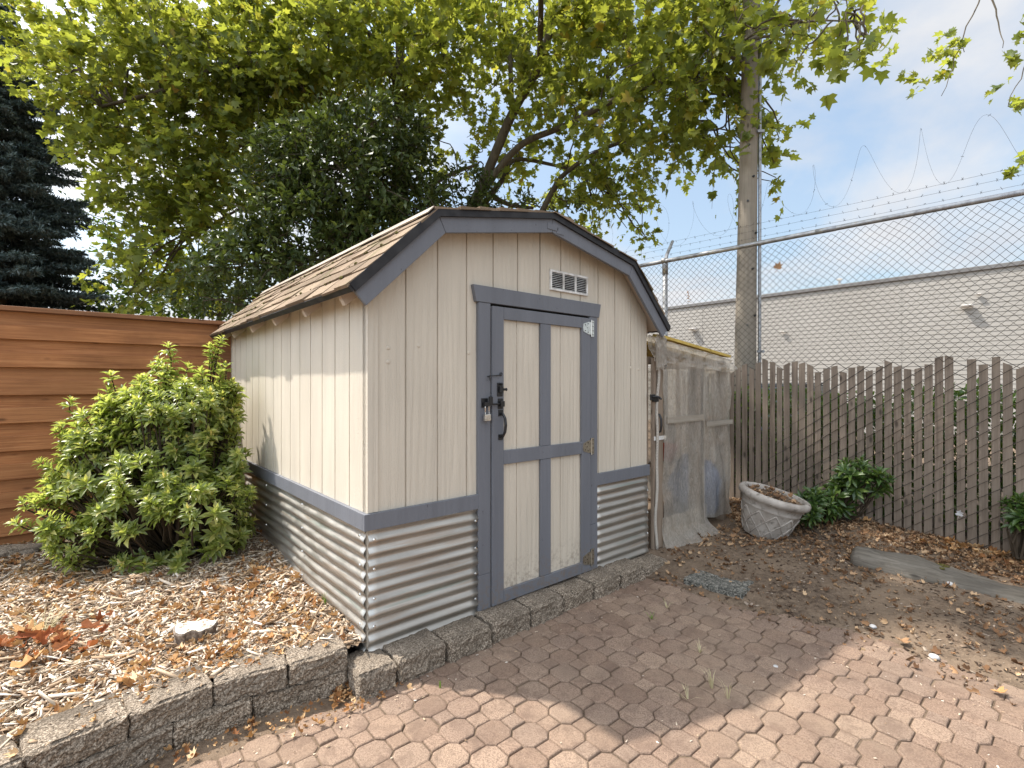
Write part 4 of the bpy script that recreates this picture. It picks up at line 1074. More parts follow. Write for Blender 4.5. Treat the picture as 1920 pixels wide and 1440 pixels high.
# stump
st = tag(empty("tree_stump", (-1.60, 2.53, .185)), "small pale sawn tree stump among the bed's dry leaves", "stump")
mb = MB(); vs = []
for i, z in enumerate((-.06, .0, .03, .064, .072)):
    for k in range(32):
        a = 2 * math.pi * k / 32; r_ = (.085, .072, .066, .072, .066)[i] * (1 + .16 * math.sin(a * 2 + .6) + .08 * math.sin(a * 5)); vs.append((r_ * 1.2 * math.cos(a), r_ * .85 * math.sin(a), z + (.004 * math.sin(a * 3) + .005 * math.sin(a * 7)) * (i > 2)))
mb.add(vs, [(i * 32 + k, i * 32 + (k + 1) % 32, (i + 1) * 32 + (k + 1) % 32, (i + 1) * 32 + k) for i in range(4) for k in range(32)]); st.rotation_euler = (R(9), R(4), .3); mb.build("trunk", M["stump_bark"], st, smooth=False)
top = vs[4 * 32:]; vs = [(0, 0, .074)] + [(x * .55, y * .55, .074 + .004 * mnoise.noise(Vector((x * 40, y * 40, 1)))) for x, y, z in top] + [(x * .995, y * .995, z + .0005) for x, y, z in top]
MB().add(vs, [(0, 1 + k, 1 + (k + 1) % 32) for k in range(32)] + [(1 + k, 33 + k, 33 + (k + 1) % 32, 1 + (k + 1) % 32) for k in range(32)]).build("cut_face", M["stump_cut"], st)
def pebble(x, y, r, label, mat="stone", flat=.6):
    bm = bmesh.new(); bmesh.ops.create_icosphere(bm, subdivisions=3, radius=1)
    mb = MB().add([v.co * r * (1 + .2 * mnoise.noise(v.co * 1.5 + Vector((x, y, 0)))) for v in bm.verts], [tuple(v.index for v in f.verts) for f in bm.faces]); bm.free()
    o = mb.build("pebble", M[mat], smooth=True); o.scale = (1, 1, flat); o.location = (x, y, float(gz(x, y)) + r * flat * .6); tag(o, label, "pebble")
for px, py, r, lb in ((1624, 1062, .022, "round white pebble just in front of the log's left end"), (1781, 1099, .024, "round white pebble in front of the log's right half"), (1752, 1221, .024, "pale bluish pebble on the dirt near the lower right"), (1637, 1168, .018, "small pale green-white stone on the dirt right of the stepping stone")):
    y = (CAM_Z - .04) * F_PX / (py - 720); pebble((px - 960) / F_PX * y, y, r, lb)
pebble(-.0 + (1458 - 960) / F_PX * 2.6, 2.62, .014, "tiny white chip on the pavers at the shadow edge")
#=====VEG
# ------------------------------------------------------------------ foliage
# leaf templates: x side, y forward, z normal
def fold(outline, c, zf=.25):
    v = [(x, y, zf * abs(x)) for x, y in outline] + [(0, c, 0)]
    n = len(outline); return v, [(n, i, (i + 1) % n) for i in range(n)]
PLANE_V, PLANE_F = fold([(0, 0), (.26, -.06), (.52, .14), (.33, .30), (.50, .62), (.20, .58), (0, 1.), (-.20, .58), (-.50, .62), (-.33, .30), (-.52, .14), (-.26, -.06)], .25)
LANCE_V = [(0, 0, 0), (.30, .30, .10), (.5, .62, .14), (.0, 1., -.10), (-.5, .62, .14), (-.30, .30, .10), (0, .35, .0), (0, .68, .02)]
LANCE_F = [(0, 1, 6), (1, 2, 7), (1, 7, 6), (2, 3, 7), (3, 4, 7), (4, 5, 7), (5, 6, 7), (5, 0, 6)]
def rand_dirs(n, up=0.):
    d = rng.normal(size=(n, 3)); d[:, 2] += up; return norm(d)
def in_ball(n, shell=0.):
    d = rand_dirs(n); r = rng.random(n) ** (1 / 3.); r = r * (1 - shell) + shell * (1 - .35 * rng.random(n)); return d * r[:, None]
class Tree:
    def __init__(s, name, loc, label, cat="tree", group=None):
        s.root = tag(empty(name, loc), label, cat, group); s.loc = np.array(loc, float); s.P = []; s.D = []; s.Nn = []; s.S = []; s.br = MB()
    def limb(s, pts, r0, r1, n=7, wob=.0, seg=6):
        pts = [np.array(p, float) for p in pts]; o = []
        # Catmull-Rom through the points
        q = [2 * pts[0] - pts[1]] + pts + [2 * pts[-1] - pts[-2]]
        for i in range(1, len(q) - 2):
            for k in range(seg):
                t = k / seg; p0, p1, p2_, p3 = q[i - 1:i + 3]
                o.append(.5 * (2 * p1 + (p2_ - p0) * t + (2 * p0 - 5 * p1 + 4 * p2_ - p3) * t * t + (3 * p1 - p0 - 3 * p2_ + p3) * t ** 3))
        o.append(pts[-1])
        o = np.array(o)
        if wob: o[1:-1] += rng.normal(size=(len(o) - 2, 3)) * wob
        rs = np.linspace(r0, r1, len(o))
        s.br.tube([Vector(p - s.loc) for p in o], list(rs), n)
        return o
    def leaves(s, P, D, Nn, S_): s.P.append(P); s.D.append(D); s.Nn.append(Nn); s.S.append(S_)
    def puff(s, c, r, dens, size, limb_from=None, nlimb=5, shell=0., droop=.5, twig=.45, per=11, upn=1.4, gap=-.38):
        """leafy twigs filling an ellipsoid; limb_from: array of branch points to grow from"""
        c = np.array(c, float); r = np.array(r, float)
        nt_ = max(3, int(dens * 4.19 * r.prod() / per))
        base = c + in_ball(nt_, shell) * r
        # thin the volume by clumps so gaps open in the crown
        f = np.array([mnoise.noise(Vector(b * 1.2)) + .8 * mnoise.noise(Vector(b * 2.6)) for b in base]); base = base[f > gap]
        nt_ = len(base)
        out_ = norm((base - c) / r + rng.normal(size=(nt_, 3)) * .55 + np.array([0, 0, .1]))
        ln = twig * rng.uniform(.6, 1.3, nt_)
        k = np.tile(np.linspace(.12, 1, per), (nt_, 1)) + rng.normal(size=(nt_, per)) * .04
        pos = base[:, None] + out_[:, None] * (ln[:, None] * k)[:, :, None]; pos[:, :, 2] -= droop * ln[:, None] * k ** 2 * .6
        pos = pos + rng.normal(size=pos.shape) * (.30 * size)
        n = nt_ * per; tone = .55 + .9 * rng.random(nt_).repeat(per)
        d = norm((out_[:, None] + rng.normal(size=(nt_, per, 3)) * .8 + np.array([0, 0, -droop])).reshape(-1, 3))
        nn = norm(rng.normal(size=(n, 3)) * .75 + np.array([0, 0, upn]))
        s.leaves(pos.reshape(-1, 3), d, nn, size * rng.uniform(.5, 1.15, n) * (.75 + .35 * tone / 1.0))
        sel = rng.random(nt_) < .55
        for b, o, l in zip(base[sel], out_[sel], ln[sel]):
            e = b + o * l; e[2] -= droop * l * .6; m_ = b + o * l * .5; m_[2] -= droop * l * .15
            s.br.tube([Vector(b - s.loc), Vector(m_ - s.loc), Vector(e - s.loc)], [.006, .004, .002], 3, cap=False)
        if limb_from is not None:
            tips = base[rng.permutation(nt_)[:nlimb]]
            for t in tips:
                i = np.argmin(np.linalg.norm(limb_from - t, axis=1) + rng.random(len(limb_from)) * .3); b = limb_from[i]
                m1 = b + (t - b) * .35 + rng.normal(size=3) * .10 + np.array([0, 0, .12]); m2 = b + (t - b) * .7 + rng.normal(size=3) * .10 + np.array([0, 0, .08])
                ln_ = np.linalg.norm(t - b); s.limb([b, m1, m2, t], min(.03, .006 + .009 * ln_), .006, 5, .01, 4)
    def done(s, tv, tf, mat, aspect=1., bark="bark", branch="branches"):
        s.br.build(branch, M[bark], s.root, smooth=True)
        P = np.concatenate(s.P) - s.loc; Sz = np.concatenate(s.S)
        o = scatter("crown", tv, tf, P, np.concatenate(s.D), np.concatenate(s.Nn), Sz, M[mat], s.root, Wd=Sz * aspect)
        return len(P)

A3 = lambda px, py, y: np.array(at(px, py, y))
# --- the big plane tree behind the shed
T = Tree("plane_tree", (-.86, 9.0, 0), "large spreading plane tree with yellow-green lobed leaves rising behind the shed")
tr = T.limb([(-.86, 9., -.1), (-.88, 9., 1.6), (-.80, 9., 3.4), (-.75, 8.95, 4.6)], .21, .15, 12, 0, 6)
LB = [tr]
def limb(pts, r0, r1, **k):
    o = T.limb(pts, r0, r1, **k); LB.append(o); return o
limb([A3(868, 420, 9), A3(905, 345, 9), A3(960, 215, 8.7), A3(1012, 120, 8.3), A3(1040, 20, 8.)], .10, .06, n=9)
limb([A3(960, 215, 8.7), A3(958, 150, 8.7), A3(955, 60, 8.9)], .05, .035)
limb([A3(880, 400, 9), A3(925, 330, 8.9), A3(980, 270, 8.7), A3(1060, 235, 8.2), A3(1190, 170, 7.4), A3(1330, 130, 6.4)], .075, .03)
limb([A3(1010, 410, 9.2), A3(1035, 360, 9.1), A3(1060, 325, 9.), A3(1130, 280, 8.6), A3(1250, 240, 8)], .06, .025)
limb([A3(870, 430, 9), A3(940, 340, 9.2), A3(965, 300, 9.3), A3(1040, 310, 9.4), A3(1110, 330, 9.3)], .06, .02)
limb([A3(925, 370, 9.3), A3(960, 385, 9.4), A3(1000, 390, 9.5)], .05, .03)
limb([A3(800, 350, 9.4), A3(850, 325, 9.3), A3(890, 310, 9.3)], .05, .025)
tr2 = limb([(-2.05, 9.4, -.1), A3(752, 420, 9.4), A3(750, 220, 9.3), A3(752, 150, 9.3), A3(748, 40, 9.3)], .16, .075, n=10)
limb([A3(752, 185, 9.3), A3(728, 120, 9.2), A3(690, 60, 9.1)], .07, .045)
limb([A3(742, 250, 9.3), A3(650, 215, 9.), A3(600, 190, 8.8), A3(520, 135, 8.5), A3(420, 125, 8.3), A3(320, 165, 8.2), A3(190, 200, 8.1)], .08, .025)
limb([A3(700, 240, 9.2), A3(600, 240, 9.), A3(500, 250, 8.8), A3(420, 290, 8.7), A3(330, 330, 8.6)], .06, .02)
limb([A3(720, 300, 9.3), A3(560, 330, 9.), A3(470, 380, 8.9), A3(380, 430, 8.8)], .05, .015)
limb([A3(830, 40, 8.6), A3(835, 110, 8.7), A3(845, 150, 8.8)], .03, .012)
# boughs reaching over the shed towards the camera, above the picture
limb([A3(1012, 120, 8.3), (.42, 7.3, 7.2), (.3, 6.2, 7.5), (.9, 5.2, 7.3), (1.5, 4.7, 6.6)], .05, .02); limb([A3(1330, 130, 6.4), A3(1420, 60, 5.8), A3(1520, 40, 5.2), A3(1600, 40, 4.8)], .02, .006)
limb([(.42, 7.3, 7.2), (-.8, 6.6, 7.6), (-1.8, 5.8, 7.6)], .04, .02)
limb([(.3, 6.2, 7.5), (1.6, 6., 7.6), (3.4, 6.4, 8.3), (5.4, 7.1, 8.4), (7.2, 7.4, 8.0)], .07, .03)
LP = np.concatenate(LB)
def puff(px, py, y, rx, ry, rz, dens=120, size=.155, nl=4, **k):
    mid = 640 < px < 1290
    T.puff(A3(px, py, y), (rx, ry, rz), dens * (3.5 if mid else 4.6), size * .78, LP, nl, gap=-.20 if mid else -.33, **k)
puff(215, 190, 8.4, .95, 1.0, .85, 150); puff(150, 230, 8.3, .45, .6, .4, 120); puff(60, 110, 8.6, .6, .6, .35, 110)
puff(300, 330, 8.5, .95, 1.0, .8, 150); puff(300, 460, 8.6, .75, .8, .6, 140); puff(390, 420, 8.8, .8, .9, .7, 140)
puff(260, 555, 8.8, .55, .6, .32, 120, .14); puff(380, 545, 9.2, .8, .7, .4, 130, .14)
puff(340, 130, 8.5, 1.2, 1.2, .7, 150); puff(470, 150, 8.6, 1.1, 1.2, .8, 150); puff(450, 270, 8.9, 1.1, 1.1, .8, 150)
puff(590, 120, 8.6, 1.1, 1.2, .8, 130); puff(600, 220, 9.2, 1., 1., .6, 110)
puff(720, 120, 8.8, 1.1, 1.2, .8, 105); puff(850, 130, 8.8, 1.1, 1.2, .75, 95); puff(820, 240, 9.5, .9, .9, .6, 85)
puff(980, 130, 8.6, 1.1, 1.3, .75, 95); puff(940, 260, 9.6, 1., .9, .6, 80); puff(1080, 260, 9.0, 1., 1.1, .7, 95); puff(1000, 340, 9.8, .9, .8, .45, 80)
puff(1110, 140, 7.8, 1.0, 1.2, .7, 115, .16); puff(1220, 190, 7.2, .85, 1., .7, 125, .16); puff(1300, 120, 6.6, .75, .9, .5, 130, .165); puff(1340, 230, 7.0, .55, .7, .5, 120, .16)
puff(1200, 300, 8.6, .85, .8, .5, 105, .15); puff(1130, 370, 9.2, .8, .7, .4, 95, .15); puff(1190, 410, 9.4, .45, .4, .4, 80, .14); puff(1215, 465, 9.5, .26, .3, .18, 90, .13); puff(1090, 400, 9.5, .5, .4, .3, 90, .14)
puff(1250, 350, 9., .3, .4, .3, 80, .14); puff(1140, 430, 9.4, .4, .4, .3, 85, .14); puff(1060, 340, 9.6, .7, .6, .5, 85, .14); puff(900, 330, 10., .9, .6, .5, 85, .14); puff(1280, 300, 8.4, .5, .5, .4, 95, .14); puff(1160, 350, 9., .6, .6, .5, 95, .14); puff(1430, 280, 7.4, .35, .35, .4, 110, .14)
puff(1385, 100, 5.6, .38, .6, .24, 115, .15); puff(1440, 240, 7.2, .28, .35, .30, 110, .15); puff(1450, 320, 7.3, .22, .25, .14, 110, .15); puff(1390, 300, 7.3, .30, .3, .25, 110, .15)
puff(1490, 110, 5.2, .34, .5, .18, 110, .15); puff(1560, 90, 4.7, .22, .3, .13, 100, .16); puff(1620, 95, 4.5, .13, .2, .09, 120, .17)
puff(1560, 20, 5.0, .6, .6, .18, 80, .155)
for pts in (((5.6, 7.2, 8.4), A3(1840, -60, 7.4), A3(1805, 70, 7.4), A3(1765, 180, 7.4)), (A3(1840, -60, 7.4), A3(1870, 30, 7.3), A3(1880, 90, 7.2)), ((6.4, 7.3, 8.2), A3(1990, -60, 6.9), A3(1935, 90, 6.6), A3(1890, 200, 6.4)), (A3(1985, 60, 6.7), A3(1960, 200, 6.5), A3(1935, 310, 6.4))):
    T.limb(pts, .016, .004, 5, .01)
def spray(px, py, y, r, d): T.puff(A3(px, py, y), r, d * 4., .115, None, 0, twig=.25)
spray(1800, 110, 7.4, (.42, .4, .26), 100); spray(1740, 160, 7.4, (.16, .25, .14), 110); spray(1850, 60, 7.3, (.5, .4, .25), 100); spray(1700, 60, 7.2, (.2, .3, .14), 70)
spray(1895, 150, 6.6, (.16, .2, .22), 110); spray(1893, 225, 6.4, (.14, .15, .12), 110); spray(1930, 300, 6.4, (.09, .12, .12), 110)
# the top of the tree, above the picture
for px, py, y, rx in ((150, 60, 8.8, 1.3), (380, 40, 8.8, 1.4), (600, 30, 9, 1.4), (820, 40, 9, 1.3), (1030, 40, 8.8, 1.3), (1220, 40, 7.8, 1.2), (1400, 20, 6.5, .8)):
    puff(px, py, y, rx, 1.2, .7, 100)
for c, r, dn in (((-.2, 9.4, 8.6), (2.2, 1.6, 1.0), 60), ((-3.2, 9.4, 8.4), (2., 1.5, 1.0), 60), ((1.9, 8., 7.6), (1.4, 1.4, .9), 70),
             ((-1.75, 4.40, 7.0), (.60, .36, .4), 230), ((-.95, 4.4, 7.0), (.6, .34, .4), 200), ((-.3, 4.3, 7.1), (.4, .3, .35), 90), ((-2.2, 4.55, 7.1), (.4, .3, .35), 200), ((-1.9, 5.0, 7.3), (.7, .5, .5), 120), ((-1.0, 5.0, 7.0), (.8, .5, .5), 120), ((-.1, 4.9, 7.2), (.8, .5, .5), 110), ((-2.3, 5.4, 7.6), (.7, .6, .5), 110), ((.5, 5.6, 6.9), (.8, .5, .4), 110), ((-1.2, 5.7, 7.4), (.9, .8, .6), 95), ((-.2, 5.6, 7.3), (.9, .9, .55), 110), ((.8, 5.4, 7.3), (.8, .8, .5), 110), ((1.4, 5.0, 6.9), (.6, .6, .5), 110), ((-.6, 6.6, 7.6), (1.2, 1., .7), 90), ((2.3, 6.1, 6.9), (.8, .7, .5), 90), ((-1.3, 5.0, 7.9), (.8, .6, .5), 90), ((-.9, 4.7, 6.9), (.55, .4, .35), 60), ((4.2, 7., 6.6), (.9, .7, .5), 60)):
    T.puff(c, r, dn * 2.2, .16, LP, 3)
nplane = T.done(PLANE_V, PLANE_F, "plane_leaf")

# --- dark laurel mass and the ivy-dark stem clump right of it
def laurel(name, loc, label, puffs, trunk, mat="laurel_leaf", size=.125, aspect=.42, dens=1500, cat="tree", shell=.55):
    t = Tree(name, loc, label, cat)
    o = t.limb(trunk, .09, .03, 8)
    for (px, py, y, rx, ry, rz) in puffs: t.puff(A3(px, py, y), (rx, ry, rz), dens, size, o, 5, shell=shell, droop=.25, twig=.28, per=9, upn=.9)
    t.done(LANCE_V, LANCE_F, mat, aspect)
laurel("laurel_tree", (-2.6, 7.6, 0), "dense dark evergreen laurel directly behind the shed's left roof slope",
       [(640, 330, 7.5, .95, .9, .75), (720, 260, 7.6, .6, .7, .5), (560, 420, 7.4, .75, .8, .65), (740, 380, 7.6, .7, .8, .6), (470, 500, 7.4, .6, .7, .45), (620, 460, 7.4, .8, .7, .5), (520, 330, 7.6, .5, .6, .5), (400, 540, 7.6, .5, .6, .3), (760, 300, 7.8, .45, .5, .5), (560, 300, 7.8, .6, .6, .5), (690, 460, 7.3, .9, .6, .5), (540, 480, 7.2, .7, .6, .5), (800, 400, 7.9, .4, .5, .4), (640, 250, 7.8, .5, .5, .4)],
       [(-2.6, 7.6, 0), (-2.6, 7.6, 1.6), (-2.4, 7.6, 3.0), (-2.3, 7.6, 4.4)], dens=1500)
laurel("ivy_clump", (-.75, 8.6, 0), "dark ivy-covered stems just above the shed's ridge",
       [(870, 365, 8.6, .42, .4, .5), (920, 385, 8.7, .35, .4, .35), (850, 400, 8.6, .5, .4, .3), (980, 400, 8.8, .5, .4, .2), (1060, 410, 9., .4, .35, .16)],
       [(-.75, 8.6, 0), (-.75, 8.6, 2), (-.8, 8.6, 4.3)], size=.11, dens=2200)
laurel("background_tree", (-6.0, 10.6, 0), "bushy mid-green tree low behind the cedar fence right of the spruce",
       [(250, 560, 10.6, .8, .7, .35), (330, 560, 10.4, .9, .8, .45), (420, 560, 10.2, .9, .8, .5), (300, 500, 10.8, .7, .6, .4), (190, 400, 11, .35, .5, .5), (230, 480, 11, .5, .5, .5)],
       [(-6.0, 10.6, 0), (-6.1, 10.6, 1.6), (-6.2, 10.6, 3.6)], "hedge_leaf", .13, .6, 650, shell=.2)

# --- blue spruce
def spruce(loc, H_, Rb, label):
    root = tag(empty("spruce_tree", loc), label, "tree")
    MB().tube([(0, 0, -.1), (0, 0, H_ * .5), (0, 0, H_)], [.16, .09, .02], 9).build("trunk", M["bark"], root, smooth=True)
    rr = np.random.default_rng(5); br = MB(); segA, segB = [], []
    z = .5
    while z < H_ - .1:
        Rz = Rb * (1 - z / H_) ** .75 + .05
        for k in range(int(7 + 5 * (Rz / Rb))):
            a = rr.uniform(0, 6.283); ln = Rz * rr.uniform(.62, 1.12); up_ = .30 * rr.uniform(.5, 1.3)
            b = np.array([0, 0, z + rr.uniform(-.22, .22)])
            def pt_(t): return b + np.array([math.cos(a) * ln * t, math.sin(a) * ln * t, up_ * ln * (.2 * t - .75 * t * t + .5 * t ** 3)])
            pts = [pt_(t) for t in np.linspace(0, 1, 6)]
            br.tube([Vector(p) for p in pts], [.018, .015, .012, .009, .006, .003], 4, cap=False)
            for t in np.linspace(.12, 1, int(8 + ln * 15)):
                for sd in (-1, 1):
                    c = pt_(t); l2 = (.16 + .26 * (1 - t)) * rr.uniform(.7, 1.2) * min(1, ln); a2 = a + sd * rr.uniform(.55, 1.0)
                    e = c + np.array([math.cos(a2) * l2, math.sin(a2) * l2, rr.uniform(-.22, .02) * l2])
                    segA.append(c); segB.append(e)
        z += .16
    br.build("branches", M["twig_bark"], root)
    A_, B_ = np.array(segA), np.array(segB)
    # needle sprays: each shoot carries pairs of narrow blades
    per = 22; n = len(A_); t = rr.random((n, per)); c = A_[:, None] + (B_ - A_)[:, None] * t[:, :, None]
    d = norm(((B_ - A_) / np.linalg.norm(B_ - A_, axis=1, keepdims=True))[:, None].repeat(per, 1).reshape(-1, 3) + rr.normal(size=(n * per, 3)) * .75)
    nv = norm(rr.normal(size=(n * per, 3)) + np.array([0, 0, .8])); Sz = rr.uniform(.06, .11, n * per)
    scatter("crown", [(0, 0, 0), (.5, .35, 0), (0, 1, 0), (-.5, .35, 0)], [(0, 1, 2, 3)], c.reshape(-1, 3), d, nv, Sz, M["spruce_needle"], root, Wd=np.full(n * per, .024))
spruce((-9.6, 9.4, 0), 8.6, 2.15, "tall dark blue-green spruce at the left edge behind the cedar fence")

# --- hedge beyond the slats
t = Tree("hedge", (*fpt(.8, -.75, 0)[:2], 0), "clipped green hedge showing between the slats behind the fence", "hedge")
n = 15000; a = rng.uniform(-2.2, 2.9, n); zz = rng.random(n) ** .7 * 1.36 + rng.normal(size=n) * .03; yy = rng.uniform(-1.05, -.28, n)
zz = np.where(zz > 1.1, zz + .05 * np.sin(a * 4) + .03 * np.sin(a * 11), zz)
P = np.stack([FENCE0[0] + FDX * a - .717 * yy, FENCE0[1] + FDY * a - .697 * yy, zz], -1)
t.leaves(P, rand_dirs(n, .3), norm(rng.normal(size=(n, 3)) * .8 + np.array([-.3, -.3, .8])), rng.uniform(.05, .10, n))
for k in range(60):
    q = P[rng.integers(n)]; t.br.tube([Vector((q[0] - t.loc[0], q[1] - t.loc[1], -.05)), Vector((q[0] - t.loc[0] + .05, q[1] - t.loc[1], .6)), Vector((q[0] - t.loc[0], q[1] - t.loc[1], 1.15))], [.014, .01, .005], 4)
t.done(LANCE_V, LANCE_F, "hedge_leaf", .5)

# --- evergreen shrub with whorled leaves, and laurel sprigs at the fence foot
def whorls(root_name, loc, label, tips, per, size, mat, aspect, cat="shrub", tip_mat=None, base_spread=.25, group=None):
    root = tag(empty(root_name, loc), label, cat, group); loc = np.array(loc, float)
    br = MB(); P, D, Nn, Sz = [], [], [], []; P2, D2, N2, S2 = [], [], [], []
    for (p, ax, sc, young) in tips:
        p = np.array(p) - loc; ax = np.array(ax) / np.linalg.norm(ax)
        b = np.array([p[0] * base_spread, p[1] * base_spread, 0.]); m_ = b + (p - b) * .55 + np.array([0, 0, -.05]) + rng.normal(size=3) * .03
        br.tube([Vector(b), Vector(m_), Vector(p - ax * .05), Vector(p)], [.011, .008, .005, .003], 4, cap=False)
        u = np.cross(ax, [.3, .8, .1]); u /= np.linalg.norm(u); w = np.cross(ax, u)
        for ring, (nl, el, off) in enumerate(((per, .25, -.03), (per - 2, .55, .0), (max(3, per - 5), 1.05, .015))):
            for k in range(nl):
                a = 2 * math.pi * (k + .37 * ring) / nl + rng.normal() * .18; e = el + rng.normal() * .2
                rad = u * math.cos(a) + w * math.sin(a); d = rad * math.cos(e) + ax * math.sin(e)
                nn = ax * math.cos(e) - rad * math.sin(e)
                s_ = size * sc * rng.uniform(.75, 1.15) * (1 - .13 * ring)
                if young and ring == 2: P2.append(p + ax * off); D2.append(d); N2.append(nn); S2.append(s_ * .8)
                else: P.append(p + ax * off); D.append(d); Nn.append(nn); Sz.append(s_)
    br.build("stems", M["twig_bark"], root)
    Sz = np.array(Sz); scatter("foliage", LANCE_V, LANCE_F, np.array(P), np.array(D), np.array(Nn), Sz, M[mat], root, Wd=Sz * aspect)
    if P2: S2 = np.array(S2); scatter("new_growth", LANCE_V, LANCE_F, np.array(P2), np.array(D2), np.array(N2), S2, M[tip_mat], root, Wd=S2 * aspect)
tips = []
def blob(c, r, n, young, sc=1., lo=-.5):
    n = int(n * 1.35); d = rand_dirs(n * 3, .15); d = d[d[:, 2] > lo][:n]
    for q in d:
        f = rng.uniform(.72, 1.05); p = np.array(c) + q * np.array(r) * f
        if p[2] < .24: p[2] = .24 + rng.random() * .05
        u_ = UX * (p[0] - CX) + UY * (p[1] - CY); v_ = VX * (p[0] - CX) + VY * (p[1] - CY)
        p[0] -= .06; u_ -= .045
        lim = -.16 - .12 * rng.random()
        if u_ > lim: p -= np.array([UX, UY, 0]) * (u_ - lim)
        if v_ > 3.12: p -= np.array([VX, VY, 0]) * (v_ - 3.12)
        tips.append((p, q + np.array([0, 0, .9]) + rng.normal(size=3) * .2, rng.uniform(.7, 1.2) * sc, rng.random() < young))
blob((-2.5, 3.72, .42), (.76, .52, .36), 160, .25, lo=-.9); blob((-2.45, 3.85, .78), (.62, .48, .48), 130, .35); blob((-2.50, 3.9, 1.18), (.48, .40, .34), 95, .7)
blob((-2.95, 3.75, .95), (.28, .25, .38), 40, .7); blob((-2.12, 3.95, 1.0), (.26, .3, .45), 55, .5); blob((-2.1, 3.55, .62), (.36, .3, .22), 55, .2); blob((-3.0, 3.5, .5), (.32, .28, .25), 42, .4)
blob((-2.5, 3.65, .6), (.7, .45, .4), 60, .1); blob((-2.5, 3.85, 1.0), (.40, .32, .35), 70, .3); blob((-2.35, 3.8, 1.28), (.36, .3, .22), 60, .7); blob((-2.75, 3.8, 1.15), (.3, .28, .25), 45, .7); blob((-2.2, 3.85, 1.3), (.22, .2, .2), 30, .7); blob((-2.95, 3.7, .75), (.35, .3, .35), 45, .4)
for px, py, y in ((316, 652, 3.85), (322, 672, 3.85), (404, 664, 3.9), (398, 690, 3.9), (412, 705, 3.85), (352, 690, 3.8), (345, 715, 3.75), (208, 705, 3.8), (205, 730, 3.8), (222, 745, 3.75), (132, 755, 3.75), (140, 780, 3.75), (150, 800, 3.7), (115, 800, 3.7), (262, 712, 3.75), (280, 725, 3.75), (290, 690, 3.85), (433, 720, 3.95), (120, 830, 3.7), (60, 935, 3.5), (80, 925, 3.5), (95, 945, 3.45), (460, 850, 3.85), (440, 830, 3.85), (378, 700, 3.8), (65, 945, 3.4), (300, 680, 3.85), (318, 695, 3.8), (330, 705, 3.8), (405, 730, 3.8), (215, 770, 3.7), (230, 780, 3.7)):
    tips.append((np.array(at(px, py, y)), np.array([rng.normal() * .25, rng.normal() * .25, 1.]), .9, True))
for k in range(70):   # long young shoots that break the outline
    p, ax_, sc_, yg = tips[rng.integers(len(tips))]
    if p[2] < .5: continue
    d = ax_ / np.linalg.norm(ax_); ln_ = rng.uniform(.06, .16); p2 = p + d * ln_
    if UX * (p2[0] - CX) + UY * (p2[1] - CY) > -.12: continue
    tips.append((p2, d, .8, True)); tips.append((p + d * ln_ * .5, d, .75, False))
tips = [t for t in tips if mnoise.noise(Vector(t[0]) * 3.1) > -.16 or t[3]]
whorls("evergreen_shrub", (-2.5, 3.85, .2), "large leafy evergreen shrub with whorled leaves and yellow-green tips beside the shed's left wall", tips, 9, .088, "shrub_leaf", .32, tip_mat="shrub_tip_leaf")
def sprig(loc, pts, label, n, size):
    tp = []
    for (c, r, k) in pts:
        for q in rand_dirs(k, .3): tp.append((np.array(c) + q * np.array(r), q + np.array([-.2, -.3, .9]), rng.uniform(.8, 1.2), False))
    whorls("laurel_sprig", loc, label, tp, n, size, "sprig_leaf", .30, "plant", base_spread=.3, group="laurel sprigs along the fence foot")
f1 = fpt(1.42, .12, .06)
sprig(f1, [(at(1610, 895, 4.72), (.16, .10, .13), 13), (at(1640, 905, 4.6), (.10, .08, .08), 6), (at(1580, 930, 4.75), (.12, .1, .12), 8), (at(1530, 950, 4.75), (.14, .1, .10), 12), (at(1510, 965, 4.65), (.10, .08, .06), 6)], "glossy green laurel sprig growing at the fence foot right of the planter", 8, .12)
f2 = fpt(-.02, .1, .08)
sprig(f2, [(at(1912, 960, 4.0), (.09, .08, .07), 6), (at(1915, 985, 4.0), (.09, .08, .06), 6), (at(1940, 970, 3.95), (.12, .08, .10), 7)], "glossy green laurel sprig poking in at the right edge of the fence", 8, .11)

# ------------------------------------------------------------------ litter
CHIP_V = [(-.5, 0, 0), (.5, .05, .02), (.34, 1, .05), (-.30, .90, 0), (-.5, 0, -.05), (.5, .05, -.03), (.34, 1, .0), (-.30, .90, -.05)]
CHIP_F = [(0, 1, 2, 3), (7, 6, 5, 4), (0, 4, 5, 1), (1, 5, 6, 2), (2, 6, 7, 3), (3, 7, 4, 0)]
DRY_V = [(0, 0, 0), (.30, -.03, .16), (.5, .24, .30), (.30, .40, .10), (.44, .70, .26), (.14, .66, .04), (0, 1., .22), (-.16, .64, .05), (-.42, .72, .30), (-.28, .38, .12), (-.5, .2, .36), (-.3, -.05, .2), (0, .33, -.03)]
DRY_F = [(12, i, (i + 1) % 12) for i in range(12)]
def pick(n, zone, dens):
    """n random points in zone (x0,x1,y0,y1) kept with probability dens(x, y)"""
    x = rng.uniform(zone[0], zone[1], n); y = rng.uniform(zone[2], zone[3], n); k = rng.random(n) < dens(x, y); return x[k], y[k]
